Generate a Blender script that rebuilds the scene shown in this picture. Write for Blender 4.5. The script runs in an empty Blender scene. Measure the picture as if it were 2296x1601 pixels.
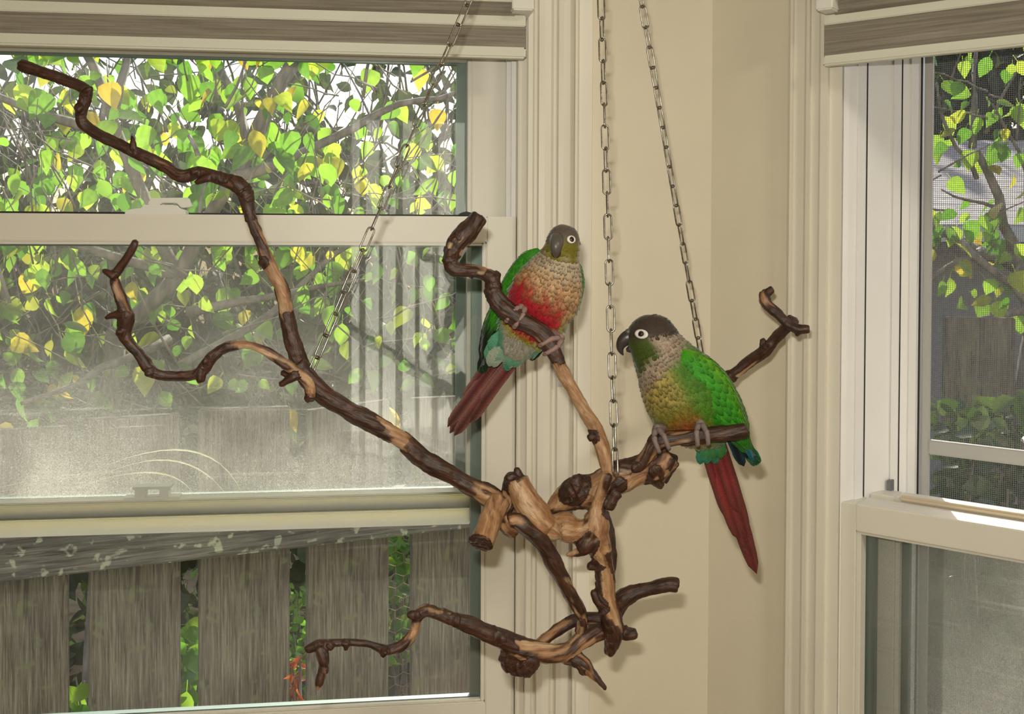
import bpy, bmesh, math, random
from mathutils import Vector, Matrix, noise, kdtree
random.seed(7)
SC = bpy.context.scene
COL = SC.collection
PI = math.pi

# ---------------------------------------------------------------- camera
F_PX, CXP, CYP = 2305.0, 1148.0, 581.0
PITCH, ROLL, YAW = 0.0167, 0.0043, 0.1232
CAM = Vector((0.0, 0.0, 1.45))
cam_d = bpy.data.cameras.new('camera')
cam = bpy.data.objects.new('camera', cam_d)
COL.objects.link(cam)
cam_d.sensor_width = 36.0
cam_d.lens = 36.0 * F_PX / 2296.0
cam_d.shift_y = (CYP - 800.5) / 2296.0
cam_d.clip_start = 0.02
RC = Matrix.Rotation(PI / 2 - PITCH, 3, 'X') @ Matrix.Rotation(ROLL, 3, 'Z')
cam.matrix_world = Matrix.Translation(CAM) @ RC.to_4x4()
SC.camera = cam

def ray(px, py):
    return RC @ Vector(((px - CXP) / F_PX, -(py - CYP) / F_PX, -1.0))
def P(px, py, depth):
    """point seen at a pixel, at this forward distance"""
    return CAM + ray(px, py) * depth
def plen(npx, depth):
    return npx * depth / F_PX

# ---------------------------------------------------------------- sky, sun, flash, exposure
w = bpy.data.worlds.new('world'); SC.world = w; w.use_nodes = True
nt = w.node_tree
bg = nt.nodes['Background']
sky = nt.nodes.new('ShaderNodeTexSky')
sky.sky_type = 'NISHITA'; sky.sun_disc = False
SUN_AZ, SUN_EL = math.radians(12), math.radians(40)
sky.sun_elevation = SUN_EL; sky.sun_rotation = SUN_AZ
sky.dust_density = 3.0
nt.links.new(sky.outputs[0], bg.inputs[0])
bg.inputs[1].default_value = 0.30
sd = bpy.data.lights.new('sun', 'SUN'); sd.energy = 10.0; sd.angle = math.radians(0.6)
sd.color = (1.0, 0.94, 0.82)
sun = bpy.data.objects.new('sun', sd); COL.objects.link(sun)
to_sun = Vector((math.sin(SUN_AZ) * math.cos(SUN_EL), math.cos(SUN_AZ) * math.cos(SUN_EL), math.sin(SUN_EL)))
sun.rotation_euler = to_sun.to_track_quat('Z', 'Y').to_euler()
# the compact camera's own flash, up and to the left of its lens
fd = bpy.data.lights.new('camera_flash', 'AREA'); fd.shape = 'RECTANGLE'; fd.size = 0.022; fd.size_y = 0.010
fd.energy = 5.0; fd.color = (1.0, 0.95, 0.82)
fl = bpy.data.objects.new('camera_flash', fd); COL.objects.link(fl)
fl.matrix_world = Matrix.Translation(CAM + Vector((-0.017, 0.0, 0.046))) @ Matrix.Rotation(PI / 2 - 0.06, 4, 'X')
# fill light added behind the camera to brighten the left wall
ld = bpy.data.lights.new('room_fill_light', 'AREA'); ld.shape = 'DISK'; ld.size = 0.45
ld.energy = 22.0; ld.color = (1.0, 0.92, 0.76)
lo = bpy.data.objects.new('room_fill_light', ld); COL.objects.link(lo); lo.location = (1.15, -0.7, 2.36)
vs = SC.view_settings
vs.view_transform = 'Standard'; vs.look = 'None'; vs.gamma = 1.0; vs.use_curve_mapping = False
vs.exposure = -0.12

# ---------------------------------------------------------------- object helpers
WL = {}
def base_loc(verts):
    xs = [v.x for v in verts]; ys = [v.y for v in verts]; zs = [v.z for v in verts]
    return Vector(((min(xs) + max(xs)) / 2, (min(ys) + max(ys)) / 2, min(zs)))
def attach(o, parent, loc):
    o.location = loc
    WL[o.name] = Vector(loc)
    if parent is not None:
        o.parent = parent
        o.matrix_parent_inverse = Matrix.Translation(-WL[parent.name])
def props(o, label=None, cat=None, group=None, kind=None):
    for k, v in (('label', label), ('category', cat), ('group', group), ('kind', kind)):
        if v: o[k] = v
    return o
def empty(name, loc, **kw):
    o = bpy.data.objects.new(name, None); COL.objects.link(o)
    o.empty_display_size = 0.02
    attach(o, None, Vector(loc))
    return props(o, **kw)
def finish(name, me, mat, parent=None, smooth=False, **kw):
    vs_ = [v.co.copy() for v in me.vertices]
    loc = base_loc(vs_)
    me.transform(Matrix.Translation(-loc))
    if smooth:
        me.polygons.foreach_set('use_smooth', [True] * len(me.polygons))
    for m in (mat if isinstance(mat, (list, tuple)) else [mat]):
        me.materials.append(m)
    o = bpy.data.objects.new(name, me); COL.objects.link(o)
    attach(o, parent, loc)
    return props(o, **kw)
def from_bm(name, bm, mat, parent=None, smooth=False, bevel=0.0, **kw):
    bmesh.ops.recalc_face_normals(bm, faces=bm.faces)
    if bevel:
        bmesh.ops.bevel(bm, geom=[e for e in bm.edges if e.calc_face_angle(0) > 0.5], offset=bevel, segments=2, affect='EDGES', clamp_overlap=True)
    me = bpy.data.meshes.new(name); bm.to_mesh(me); bm.free()
    return finish(name, me, mat, parent, smooth, **kw)
def from_data(name, vv, ff, mat, parent=None, smooth=False, colors=None, **kw):
    me = bpy.data.meshes.new(name)
    me.from_pydata(vv, [], ff); me.update()
    if colors is not None:
        ca = me.color_attributes.new('tint', 'FLOAT_COLOR', 'POINT')
        flat = []
        for c in colors: flat += [c[0], c[1], c[2], 1.0]
        ca.data.foreach_set('color', flat)
    return finish(name, me, mat, parent, smooth, **kw)
def hexa(bm, c8):
    v = [bm.verts.new(c) for c in c8]
    for f in ((0,1,2,3),(4,5,6,7),(0,1,5,4),(1,2,6,5),(2,3,7,6),(3,0,4,7)):
        bm.faces.new([v[i] for i in f])

# ---------------------------------------------------------------- wall frames
DC = 1.15
_r = ray(1594, 545); CORNER = Vector((_r.x / _r.y * DC, DC))
UL = Vector((-math.cos(YAW), -math.sin(YAW))); NL = Vector((math.sin(YAW), -math.cos(YAW)))
AR = YAW - PI / 4
UR = Vector((math.cos(AR), math.sin(AR))); NR = Vector((math.sin(AR), -math.cos(AR)))
WALLS = {'L': (CORNER, UL, NL), 'R': (CORNER, UR, NR)}
def W(wall, s, n, z):
    o, u, nn = WALLS[wall]
    p = o + u * s + nn * n
    return Vector((p.x, p.y, z))
def on_wall(wall, px, py, n=0.0):
    """(s, z) of the point of the plane at offset n from the wall seen at a pixel"""
    o, u, nn = WALLS[wall]
    d = ray(px, py); d2 = Vector((d.x, d.y))
    q = o + nn * n
    t = q.dot(nn) / d2.dot(nn)
    p = d2 * t
    return (p - o).dot(u), CAM.z + d.z * t
def S(wall, px, n=0.0, py=600): return on_wall(wall, px, py, n)[0]
def Z(wall, px, py, n=0.0): return on_wall(wall, px, py, n)[1]
def jamb_n(wall, s, px, py=600):
    """offset n at which the sight line of a pixel meets the plane of constant s"""
    o, u, nn = WALLS[wall]
    d = ray(px, py); d2 = Vector((d.x, d.y))
    t = (o.dot(u) + s) / d2.dot(u)
    return (d2 * t - o).dot(nn)
def wbox(bm, wall, s0, s1, n0, n1, z0, z1):
    hexa(bm, [W(wall, s0, n0, z0), W(wall, s1, n0, z0), W(wall, s1, n1, z0), W(wall, s0, n1, z0),
              W(wall, s0, n0, z1), W(wall, s1, n0, z1), W(wall, s1, n1, z1), W(wall, s0, n1, z1)])
def wpart(name, wall, boxes, mat, parent=None, bevel=0.0012, **kw):
    bm = bmesh.new()
    for b in boxes: wbox(bm, wall, *b)
    return from_bm(name, bm, mat, parent, bevel=bevel, **kw)
def wprofile(name, wall, prof, z0, z1, mat, parent=None, **kw):
    """profile [(s, n)] pulled upright along the wall"""
    bm = bmesh.new()
    a = [bm.verts.new(W(wall, s, n, z0)) for s, n in prof]
    b = [bm.verts.new(W(wall, s, n, z1)) for s, n in prof]
    k = len(prof)
    for i in range(k):
        j = (i + 1) % k
        bm.faces.new((a[i], a[j], b[j], b[i]))
    bm.faces.new(a); bm.faces.new(b)
    return from_bm(name, bm, mat, parent, **kw)

# ---------------------------------------------------------------- material helpers
def mat(name, color=(.8,.8,.8), rough=.5, metal=0.0, spec=.5):
    m = bpy.data.materials.new(name); m.use_nodes = True
    b = m.node_tree.nodes['Principled BSDF']
    b.inputs['Base Color'].default_value = (*color, 1); b.inputs['Roughness'].default_value = rough
    b.inputs['Metallic'].default_value = metal; b.inputs['Specular IOR Level'].default_value = spec
    return m
def N(m, typ, **kw):
    n = m.node_tree.nodes.new(typ)
    for k, v in kw.items():
        if hasattr(n, k): setattr(n, k, v)
        else: n.inputs[k].default_value = v
    return n
def L(m, a, b): m.node_tree.links.new(a, b)
def bsdf(m): return m.node_tree.nodes['Principled BSDF']
def ramp(m, fac, stops):
    r = N(m, 'ShaderNodeValToRGB')
    el = r.color_ramp.elements
    while len(el) < len(stops): el.new(0.5)
    for e, (p, c) in zip(el, stops): e.position = p; e.color = (*c, 1) if len(c) == 3 else c
    L(m, fac, r.inputs[0]); return r
def coords(m, scale=(1,1,1), kind='Object', rot=(0,0,0)):
    t = N(m, 'ShaderNodeTexCoord'); mp = N(m, 'ShaderNodeMapping')
    mp.inputs['Scale'].default_value = scale; mp.inputs['Rotation'].default_value = rot
    L(m, t.outputs[kind], mp.inputs[0]); return mp.outputs[0]
def noise_tex(m, vec, scale, detail=4, rough=.5, dist=0.0):
    n = N(m, 'ShaderNodeTexNoise'); n.inputs['Scale'].default_value = scale
    n.inputs['Detail'].default_value = detail; n.inputs['Roughness'].default_value = rough; n.inputs['Distortion'].default_value = dist
    L(m, vec, n.inputs['Vector']); return n.outputs[0]
def bump(m, h, strength, dist=.002):
    b = N(m, 'ShaderNodeBump'); b.inputs['Strength'].default_value = strength; b.inputs['Distance'].default_value = dist
    L(m, h, b.inputs['Height']); L(m, b.outputs[0], bsdf(m).inputs['Normal'])

M = {}
def painted(name, col, rough, amount=.05, bscale=300, bstr=.05):
    m = mat(name, col, rough)
    v = coords(m)
    n = noise_tex(m, v, 9, 5)
    r = ramp(m, n, [(.3, tuple(c * (1 - amount) for c in col)), (.7, tuple(min(1, c * (1 + amount)) for c in col))])
    L(m, r.outputs[0], bsdf(m).inputs['Base Color'])
    bump(m, noise_tex(m, v, bscale, 3), bstr, .001)
    return m
M['wall'] = painted('wall_paint', (.74, .68, .54), .6, .03, 500, .12)
M['trim'] = painted('trim_paint', (.80, .76, .66), .38, .03, 60, .04)
M['sash'] = painted('sash_vinyl', (.78, .75, .66), .42, .03, 200, .04)
M['sash_glow'] = painted('sunlit_glow_vinyl', (.84, .81, .68), .42, .03, 200, .04)  # paler sash vinyl: the outer rail's sunlit glow is put into the material
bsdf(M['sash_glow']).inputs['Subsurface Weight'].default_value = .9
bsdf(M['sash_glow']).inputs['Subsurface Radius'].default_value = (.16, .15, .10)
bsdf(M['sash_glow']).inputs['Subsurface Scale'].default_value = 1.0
M['track'] = painted('track_vinyl', (.90, .89, .87), .35, .03, 200, .03)
M['ceiling'] = painted('ceiling_paint', (.8, .78, .72), .8)
M['spacer'] = mat('spacer_metal', (.19, .25, .23), .45, .3)
M['gasket'] = mat('black_gasket', (.012, .012, .012), .6)
M['plastic'] = mat('white_plastic', (.83, .82, .76), .35)
M['blindw'] = painted('blind_white', (.72, .71, .60), .55, .02, 800, .1)
M['steelgrey'] = mat('grey_steel', (.25, .25, .26), .4, .6)
M['scr_frame'] = mat('screen_frame', (.50, .49, .47), .45)

def m_floor():
    m = mat('floor_wood', (.30, .19, .10), .4)
    v = coords(m, (1.2, 14, 1))
    r = ramp(m, noise_tex(m, v, 3, 5), [(.3, (.20, .12, .06)), (.7, (.38, .25, .14))])
    L(m, r.outputs[0], bsdf(m).inputs['Base Color']); return m
M['floor'] = m_floor()
def m_blind():
    m = mat('blind_fabric', (.25, .22, .17), .8)
    t = N(m, 'ShaderNodeTexCoord'); mp = N(m, 'ShaderNodeMapping'); mp.inputs['Scale'].default_value = (9, 9, 420)
    L(m, t.outputs['Object'], mp.inputs[0])
    n = noise_tex(m, mp.outputs[0], 1.0, 5, .65)
    r = ramp(m, n, [(.3, (.16, .14, .108)), (.55, (.28, .25, .195)), (.75, (.37, .34, .275))])
    L(m, r.outputs[0], bsdf(m).inputs['Base Color']); bump(m, n, .3, .001); return m
M['blindg'] = m_blind()
def m_glass(name, dust, seed, streak=(1, 1, 1), lowz=None):
    """double glazing: clear, reflecting at both faces, with dried dust on it that scatters the sun"""
    m = bpy.data.materials.new(name); m.use_nodes = True
    nt = m.node_tree; nt.nodes.remove(nt.nodes['Principled BSDF']); out = nt.nodes['Material Output']
    tr = N(m, 'ShaderNodeBsdfTransparent'); tr.inputs[0].default_value = (.95, .96, .95, 1)
    gl = N(m, 'ShaderNodeBsdfGlossy'); gl.inputs['Roughness'].default_value = .012
    fr = N(m, 'ShaderNodeFresnel'); fr.inputs[0].default_value = 1.55
    mx = N(m, 'ShaderNodeMixShader'); L(m, fr.outputs[0], mx.inputs[0]); L(m, tr.outputs[0], mx.inputs[1]); L(m, gl.outputs[0], mx.inputs[2])
    df = N(m, 'ShaderNodeBsdfDiffuse'); df.inputs[0].default_value = (.80, .80, .72, 1)
    tl = N(m, 'ShaderNodeBsdfTranslucent'); tl.inputs[0].default_value = (.92, .90, .82, 1)
    md = N(m, 'ShaderNodeMixShader'); md.inputs[0].default_value = .8
    L(m, df.outputs[0], md.inputs[1]); L(m, tl.outputs[0], md.inputs[2])
    tc = N(m, 'ShaderNodeTexCoord'); mp = N(m, 'ShaderNodeMapping'); mp.inputs['Location'].default_value = (seed, seed * .7, seed * 1.3)
    L(m, tc.outputs['Object'], mp.inputs[0])
    big = noise_tex(m, mp.outputs[0], 5.0, 4, .55, .6)
    r1 = ramp(m, big, [(.33, (.25,) * 3), (.70, (1.0,) * 3)])
    fine = noise_tex(m, mp.outputs[0], 900.0, 2, .6)
    r2 = ramp(m, fine, [(.45, (.55,) * 3), (.72, (1.5,) * 3)])
    mp2 = N(m, 'ShaderNodeMapping'); mp2.inputs['Scale'].default_value = (60, 60, 3.0); mp2.inputs['Rotation'].default_value = (.0, .5, 0)
    L(m, tc.outputs['Object'], mp2.inputs[0])
    sm = N(m, 'ShaderNodeMapping'); sm.inputs['Scale'].default_value = (5, 5, 130); sm.inputs['Rotation'].default_value = (0, .18, 0)
    L(m, tc.outputs['Object'], sm.inputs[0])
    smear = noise_tex(m, sm.outputs[0], 1.0, 3, .6, .8)
    r3 = ramp(m, smear, [(.60, (.0,) * 3), (.74, (.8,) * 3)])
    a = N(m, 'ShaderNodeMath', operation='MULTIPLY'); L(m, r1.outputs[0], a.inputs[0]); L(m, r2.outputs[0], a.inputs[1])
    b = N(m, 'ShaderNodeMath', operation='ADD'); L(m, a.outputs[0], b.inputs[0])
    c3 = N(m, 'ShaderNodeMath', operation='MULTIPLY'); L(m, r3.outputs[0], c3.inputs[0]); L(m, big, c3.inputs[1])
    L(m, c3.outputs[0], b.inputs[1])
    last = b.outputs[0]
    if lowz:
        # rain splash leaves more dirt on the lower part of the pane
        sp = N(m, 'ShaderNodeSeparateXYZ'); L(m, tc.outputs['Object'], sp.inputs[0])
        mr = N(m, 'ShaderNodeMapRange'); mr.inputs['From Min'].default_value = lowz[0]; mr.inputs['From Max'].default_value = lowz[1]
        mr.inputs['To Min'].default_value = lowz[2]; mr.inputs['To Max'].default_value = 1.0
        L(m, sp.outputs['Z'], mr.inputs[0])
        q = N(m, 'ShaderNodeMath', operation='MULTIPLY'); L(m, last, q.inputs[0]); L(m, mr.outputs[0], q.inputs[1]); last = q.outputs[0]
    sc = N(m, 'ShaderNodeMath', operation='MULTIPLY', use_clamp=True); L(m, last, sc.inputs[0]); sc.inputs[1].default_value = dust
    m2 = N(m, 'ShaderNodeMixShader'); L(m, sc.outputs[0], m2.inputs[0]); L(m, mx.outputs[0], m2.inputs[1]); L(m, md.outputs[0], m2.inputs[2])
    L(m, m2.outputs[0], out.inputs[0])
    return m
M['glass_in'] = m_glass('pane_inner', .034, 1.0, lowz=(.0, .50, .8))
M['glass_out'] = m_glass('pane_outer', .085, 4.0, lowz=(.04, .19, 4.8))
M['glass_r1'] = m_glass('pane_right_inner', .28, 8.0)
M['glass_r2'] = m_glass('pane_right_outer', .34, 12.0)
M['glass_door'] = m_glass('pane_door', .004, 20.0)
def m_screen():
    m = bpy.data.materials.new('insect_screen'); m.use_nodes = True
    nt = m.node_tree; nt.nodes.remove(nt.nodes['Principled BSDF']); out = nt.nodes['Material Output']
    tr = N(m, 'ShaderNodeBsdfTransparent'); df = N(m, 'ShaderNodeBsdfDiffuse'); df.inputs[0].default_value = (.22, .22, .23, 1)
    tc = N(m, 'ShaderNodeTexCoord')
    facs = []
    for axis in ('Z', 'X'):
        wv = N(m, 'ShaderNodeTexWave', bands_direction=axis, wave_profile='SIN')
        wv.inputs['Scale'].default_value = 150 if axis == 'Z' else 190
        L(m, tc.outputs['Object'], wv.inputs[0])
        r = ramp(m, wv.outputs[0], [(.62, (0,) * 3), (.80, (.55,) * 3)]); facs.append(r.outputs[0])
    mxm = N(m, 'ShaderNodeMath', operation='MAXIMUM'); L(m, facs[0], mxm.inputs[0]); L(m, facs[1], mxm.inputs[1])
    mx = N(m, 'ShaderNodeMixShader'); L(m, mxm.outputs[0], mx.inputs[0]); L(m, tr.outputs[0], mx.inputs[1]); L(m, df.outputs[0], mx.inputs[2])
    L(m, mx.outputs[0], out.inputs[0]); return m
M['screen'] = m_screen()
# ================================================================ room shell
GROUND = -0.25
CEIL = 2.45
THK = 0.14
# left wall (s runs to the left of the corner) with its window opening
SO_L = S('L', 1180)                       # right edge of the window opening
SC_L = S('L', 350, 0, 470)                # middle of the window, where its lock sits
SW_L = 2 * SC_L - SO_L                    # left edge of the opening
LEN_L = SW_L + SO_L
ZB_L, ZT_L = Z('L', 600, 1900), Z('L', 900, -150)
def wall_with_hole(name, wall, length, s0, s1, z0, z1):
    return wpart(name, wall, [(0, s0, -THK, 0, 0, CEIL), (s1, length, -THK, 0, 0, CEIL),
                              (s0, s1, -THK, 0, 0, z0), (s0, s1, -THK, 0, z1, CEIL)], M['wall'], bevel=0, kind='structure')
wall_with_hole('wall_left', 'L', LEN_L, SO_L, SW_L, ZB_L, ZT_L)
SO_R = S('R', 1886)
SW_R = SO_R + 0.78
LEN_R = SW_R + SO_R + .1
ZB_R, ZT_R = ZB_L, ZT_L
wall_with_hole('wall_right', 'R', LEN_R, SO_R, SW_R, ZB_R, ZT_R)
# the rest of the room, behind the camera
pl = W('L', LEN_L, 0, 0); prt = W('R', LEN_R, 0, 0)
bay = Vector((pl.x - .62, pl.y - .62, 0))
plan = [pl, bay, Vector((bay.x - .5, bay.y, 0)), Vector((bay.x - .5, -2.6, 0)), Vector((prt.x + .9, -2.6, 0)), Vector((prt.x + .9, prt.y, 0)), prt]
for i, nm in enumerate(('wall_bay', 'wall_return_left', 'wall_side_left', None, 'wall_side_right', 'wall_return_right')):
    if nm is None: continue
    a, b = plan[i], plan[i + 1]
    d = (b - a).normalized(); out = Vector((d.y, -d.x, 0)) * .1
    if (a + out - Vector((0, -.7, 0))).length < (a - out - Vector((0, -.7, 0))).length: out = -out
    bm = bmesh.new()
    up = Vector((0, 0, CEIL))
    hexa(bm, [a, b, b + out, a + out, a + up, b + up, b + out + up, a + out + up])
    from_bm(nm, bm, M['wall'], kind='structure')
# wall behind the camera with a glazed garden door
xa, xb, DX0, DX1, DZ = plan[3].x, plan[4].x, .12, .78, 2.1
bm = bmesh.new()
def wb(bm, x0, x1, y0, y1, z0, z1): hexa(bm, [Vector(q) for q in ((x0, y0, z0), (x1, y0, z0), (x1, y1, z0), (x0, y1, z0), (x0, y0, z1), (x1, y0, z1), (x1, y1, z1), (x0, y1, z1))])
wb(bm, xa, DX0, -2.7, -2.6, 0, CEIL); wb(bm, DX1, xb, -2.7, -2.6, 0, CEIL); wb(bm, DX0, DX1, -2.7, -2.6, DZ, CEIL)
from_bm('wall_back', bm, M['wall'], kind='structure')
dr_ = empty('door_1', ((DX0 + DX1) / 2, -2.65, 0), kind='structure', label='glazed white garden door with vertical slats')
bm = bmesh.new()
for q in ((DX0, DX0 + .05, 0, DZ), (DX1 - .05, DX1, 0, DZ), (DX0 + .05, DX1 - .05, 0, .25), (DX0 + .05, DX1 - .05, DZ - .06, DZ)): wb(bm, q[0], q[1], -2.68, -2.64, q[2], q[3])
from_bm('door_frame', bm, M['trim'], dr_, bevel=.003)
bm = bmesh.new(); wb(bm, DX0 + .05, DX1 - .05, -2.664, -2.660, .25, DZ - .06); from_bm('pane', bm, M['glass_door'], dr_)
for i in range(6):
    bm = bmesh.new(); c = DX0 + .10 + i * .088; wdt = (.030, .018, .034, .022, .030, .016)[i]
    wb(bm, c - wdt / 2, c + wdt / 2, -2.636, -2.633, .05, DZ - .03); from_bm('slat', bm, M['plastic'], dr_)
def slab(name, z0, z1, m):
    bm = bmesh.new()
    pts = [CORNER.to_3d()] + plan
    c = Vector((0, -.7, 0))
    pts = [c + (p - c) * 1.0 for p in pts]
    lo = [bm.verts.new((p.x, p.y, z0)) for p in pts]; hi = [bm.verts.new((p.x, p.y, z1)) for p in pts]
    bm.faces.new(lo); bm.faces.new(hi)
    for i in range(len(pts)):
        j = (i + 1) % len(pts); bm.faces.new((lo[i], lo[j], hi[j], hi[i]))
    return from_bm(name, bm, m, kind='structure')
slab('floor', -.05, 0, M['floor'])
slab('ceiling', CEIL, CEIL + .08, M['ceiling'])

# ---------------------------------------------------------------- casings
profL = [(1326, 0), (1326, .015), (1297, .016), (1293, .023), (1288, .023), (1285, .013), (1276, .0165), (1262, .018), (1251, .0165), (1246, .010),
         (1240, .010), (1234, .015), (1220, .0165), (1207, .015), (1203, .008), (1197, .008), (1193, .012), (1183, .012), (1180, .010), (1180, 0)]
pr = [(S('L', x, n), n) for x, n in profL]
trim_idx = [0]
def trim_name():
    trim_idx[0] += 1; return 'trim_%d' % trim_idx[0]
wprofile(trim_name(), 'L', pr, ZB_L - .09, ZT_L + .085, M['trim'], kind='structure', label='moulded cream casing beside the wide window')
wprofile(trim_name(), 'L', [(2 * SC_L - s, n) for s, n in pr], ZB_L - .09, ZT_L + .085, M['trim'], kind='structure')
wpart(trim_name(), 'L', [(SO_L, SW_L, 0, .017, ZT_L, ZT_L + .085)], M['trim'], kind='structure')
wpart(trim_name(), 'L', [(SO_L, SW_L, 0, .03, ZB_L - .03, ZB_L - .002), (SO_L, SW_L, 0, .014, ZB_L - .09, ZB_L - .03)], M['trim'], kind='structure')
profR = [(1763, 0), (1763, .010), (1768, .017), (1773, .017), (1777, .011), (1800, .013), (1804, .019), (1811, .020), (1815, .012),
         (1832, .014), (1836, .017), (1852, .017), (1857, .009), (1884, .009), (1886, 0)]
pr = [(S('R', x, n), n) for x, n in profR]
wprofile(trim_name(), 'R', pr, ZB_R - .09, ZT_R + .085, M['trim'], kind='structure', label='moulded cream casing beside the window with the insect screen')
mid = (SO_R + SW_R)
wprofile(trim_name(), 'R', [(mid - s, n) for s, n in pr], ZB_R - .09, ZT_R + .085, M['trim'], kind='structure')
wpart(trim_name(), 'R', [(SO_R, SW_R, 0, .017, ZT_R, ZT_R + .085)], M['trim'], kind='structure')
wpart(trim_name(), 'R', [(SO_R, SW_R, 0, .03, ZB_R - .03, ZB_R - .002), (SO_R, SW_R, 0, .014, ZB_R - .09, ZB_R - .03)], M['trim'], kind='structure')

# ---------------------------------------------------------------- left window: both sashes stand half way
w1 = empty('window_1', W('L', SC_L, -.06, ZB_L), kind='structure', label='double-hung window with dusty panes and cream sashes')
TJ = .0095
wpart('jamb', 'L', [(SO_L, SO_L + TJ, -THK, 0, ZB_L, ZT_L), (SW_L - TJ, SW_L, -THK, 0, ZB_L, ZT_L),
                    (SO_L + TJ, SW_L - TJ, -THK, 0, ZT_L - .012, ZT_L), (SO_L + TJ, SW_L - TJ, -THK, 0, ZB_L, ZB_L + .012)], M['trim'], w1)
for side in (0, 1):
    fx = (lambda s: s) if side == 0 else (lambda s: 2 * SC_L - s)
    b = []
    for s0, s1, n0, n1 in ((SO_L + TJ, SO_L + TJ + .004, -.048, -.044), (SO_L + TJ, SO_L + TJ + .009, -.041, -.034), (SO_L + TJ, SO_L + TJ + .005, -.026, -.020)):
        a, c = sorted((fx(s0), fx(s1))); b.append((a, c, n0, n1, ZB_L + .012, ZT_L - .012))
    wpart('track', 'L', b, M['track'], w1, bevel=.0006)
def sash(name, wall, win, s0, s1, z0, z1, nf, nb, stile, railb, railt, nglass, gmat, groove=False, spacer_w=.011, rmat=None):
    e = empty(name, W(wall, (s0 + s1) / 2, nb, z0))
    e.parent = win; e.matrix_parent_inverse = Matrix.Translation(-WL[win.name])
    bd = .0045
    for a, c in ((s0, s0 + stile), (s1 - stile, s1)):
        wpart('stile', wall, [(a, c, nb, nf, z0, z1)], M['sash'], e)
    wpart('rail', wall, [(s0 + stile, s1 - stile, nb, nf, z1 - railt, z1)], M['sash'], e)
    bx = [(s0 + stile, s1 - stile, nb, nf, z0, z0 + railb)]
    if groove:
        bx = [(s0 + stile, s1 - stile, nb, nf, z0, z0 + railb * .52), (s0 + stile, s1 - stile, nb, nf - .003, z0 + railb * .52, z0 + railb * .60), (s0 + stile, s1 - stile, nb, nf, z0 + railb * .60, z0 + railb)]
    wpart('rail', wall, bx, rmat or M['sash'], e)
    i0, i1, j0, j1 = s0 + stile, s1 - stile, z0 + railb, z1 - railt
    nm = nglass + .007
    wpart('bead', wall, [(i0, i0 + bd, nm, nf - .003, j0, j1), (i1 - bd, i1, nm, nf - .003, j0, j1),
                         (i0 + bd, i1 - bd, nm, nf - .003, j1 - bd * .7, j1), (i0 + bd, i1 - bd, nm, nf - .003, j0, j0 + .002)], M['sash'], e, bevel=.0008)
    sw = spacer_w; k0, k1 = nglass - .006, nglass + .0025
    wpart('spacer', wall, [(i0, i0 + bd + sw, k0, k1, j0, j1), (i1 - bd - sw, i1, k0, k1, j0, j1),
                           (i0 + bd + sw, i1 - bd - sw, k0, k1, j1 - .005, j1), (i0 + bd + sw, i1 - bd - sw, k0, k1, j0, j0 + .0012)], M['spacer'], e, bevel=0, label='grey-green glazing spacer')
    wpart('pane', wall, [(i0, i1, nglass + .0027, nglass + .0057, j0, j1)], gmat, e, bevel=0)
    return e
# inner sash
nf, nb = -.010, -.034
si0 = SO_L + TJ + .0008
zt = Z('L', 600, 482, nf); st = S('L', 1091, nf) - si0
zrt = zt - Z('L', 600, 543, nf)
zb = Z('L', 900, 1650, nf); zrb = Z('L', 900, 1583, nf) - zb
inner = sash('inner_sash', 'L', w1, si0, 2 * SC_L - si0, zb, zt, nf, nb, st, zrb, zrt, -.026, M['glass_in'])
# outer sash, lowered
nf2, nb2 = -.046, -.084
so0 = SO_L + TJ + .003
st2 = S('L', 1057, nf2) - so0
z2b = Z('L', 500, 1192, nf2); rb2 = Z('L', 500, 1122, nf2) - z2b
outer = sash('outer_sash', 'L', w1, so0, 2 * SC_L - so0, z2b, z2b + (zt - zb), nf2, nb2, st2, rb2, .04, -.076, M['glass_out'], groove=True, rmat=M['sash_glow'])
# sash lock on the meeting rail and its keeper on the outer rail
def wpoly(name, wall, pts, n0, n1, mat_, parent, bevel=.0008, **kw):
    """outline in (px, py) at the front face, extruded away from the room"""
    bm = bmesh.new()
    q = [on_wall(wall, x, y, n1) for x, y in pts]
    a = [bm.verts.new(W(wall, s, n0, z)) for s, z in q]; b = [bm.verts.new(W(wall, s, n1, z)) for s, z in q]
    for i in range(len(q)):
        j = (i + 1) % len(q); bm.faces.new((a[i], a[j], b[j], b[i]))
    bm.faces.new(a); bm.faces.new(b)
    return from_bm(name, bm, mat_, parent, bevel=bevel, **kw)
lk = wpoly('sash_lock', 'L', [(279, 482), (281, 472), (301, 468), (318, 466), (320, 459), (390, 459), (396, 466), (415, 471), (417, 482)], -.030, -.012, M['plastic'], inner)
wpoly('lock_lever', 'L', [(331, 459), (333, 452), (340, 444), (420, 443), (429, 464), (406, 466), (396, 455), (362, 455), (360, 459)], -.026, -.014, M['plastic'], inner)
zk = z2b + rb2
kp = bmesh.new()
k0, k1 = S('L', 402, -.05, 1125), S('L', 277, -.05, 1125)
kw_ = (k1 - k0)
for a, b, z0, z1 in ((0, 1, 0, .0045), (.2, .36, .0045, .013), (.62, .8, .0045, .013), (.16, .84, .013, .016)):
    wbox(kp, 'L', k0 + a * kw_, k0 + b * kw_, -.066, -.050, zk, zk + z1 if z0 == 0 else zk + z1) if z0 == 0 else wbox(kp, 'L', k0 + a * kw_, k0 + b * kw_, -.066, -.050, zk + z0, zk + z1)
from_bm('lock_keeper', kp, M['plastic'], outer)
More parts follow.
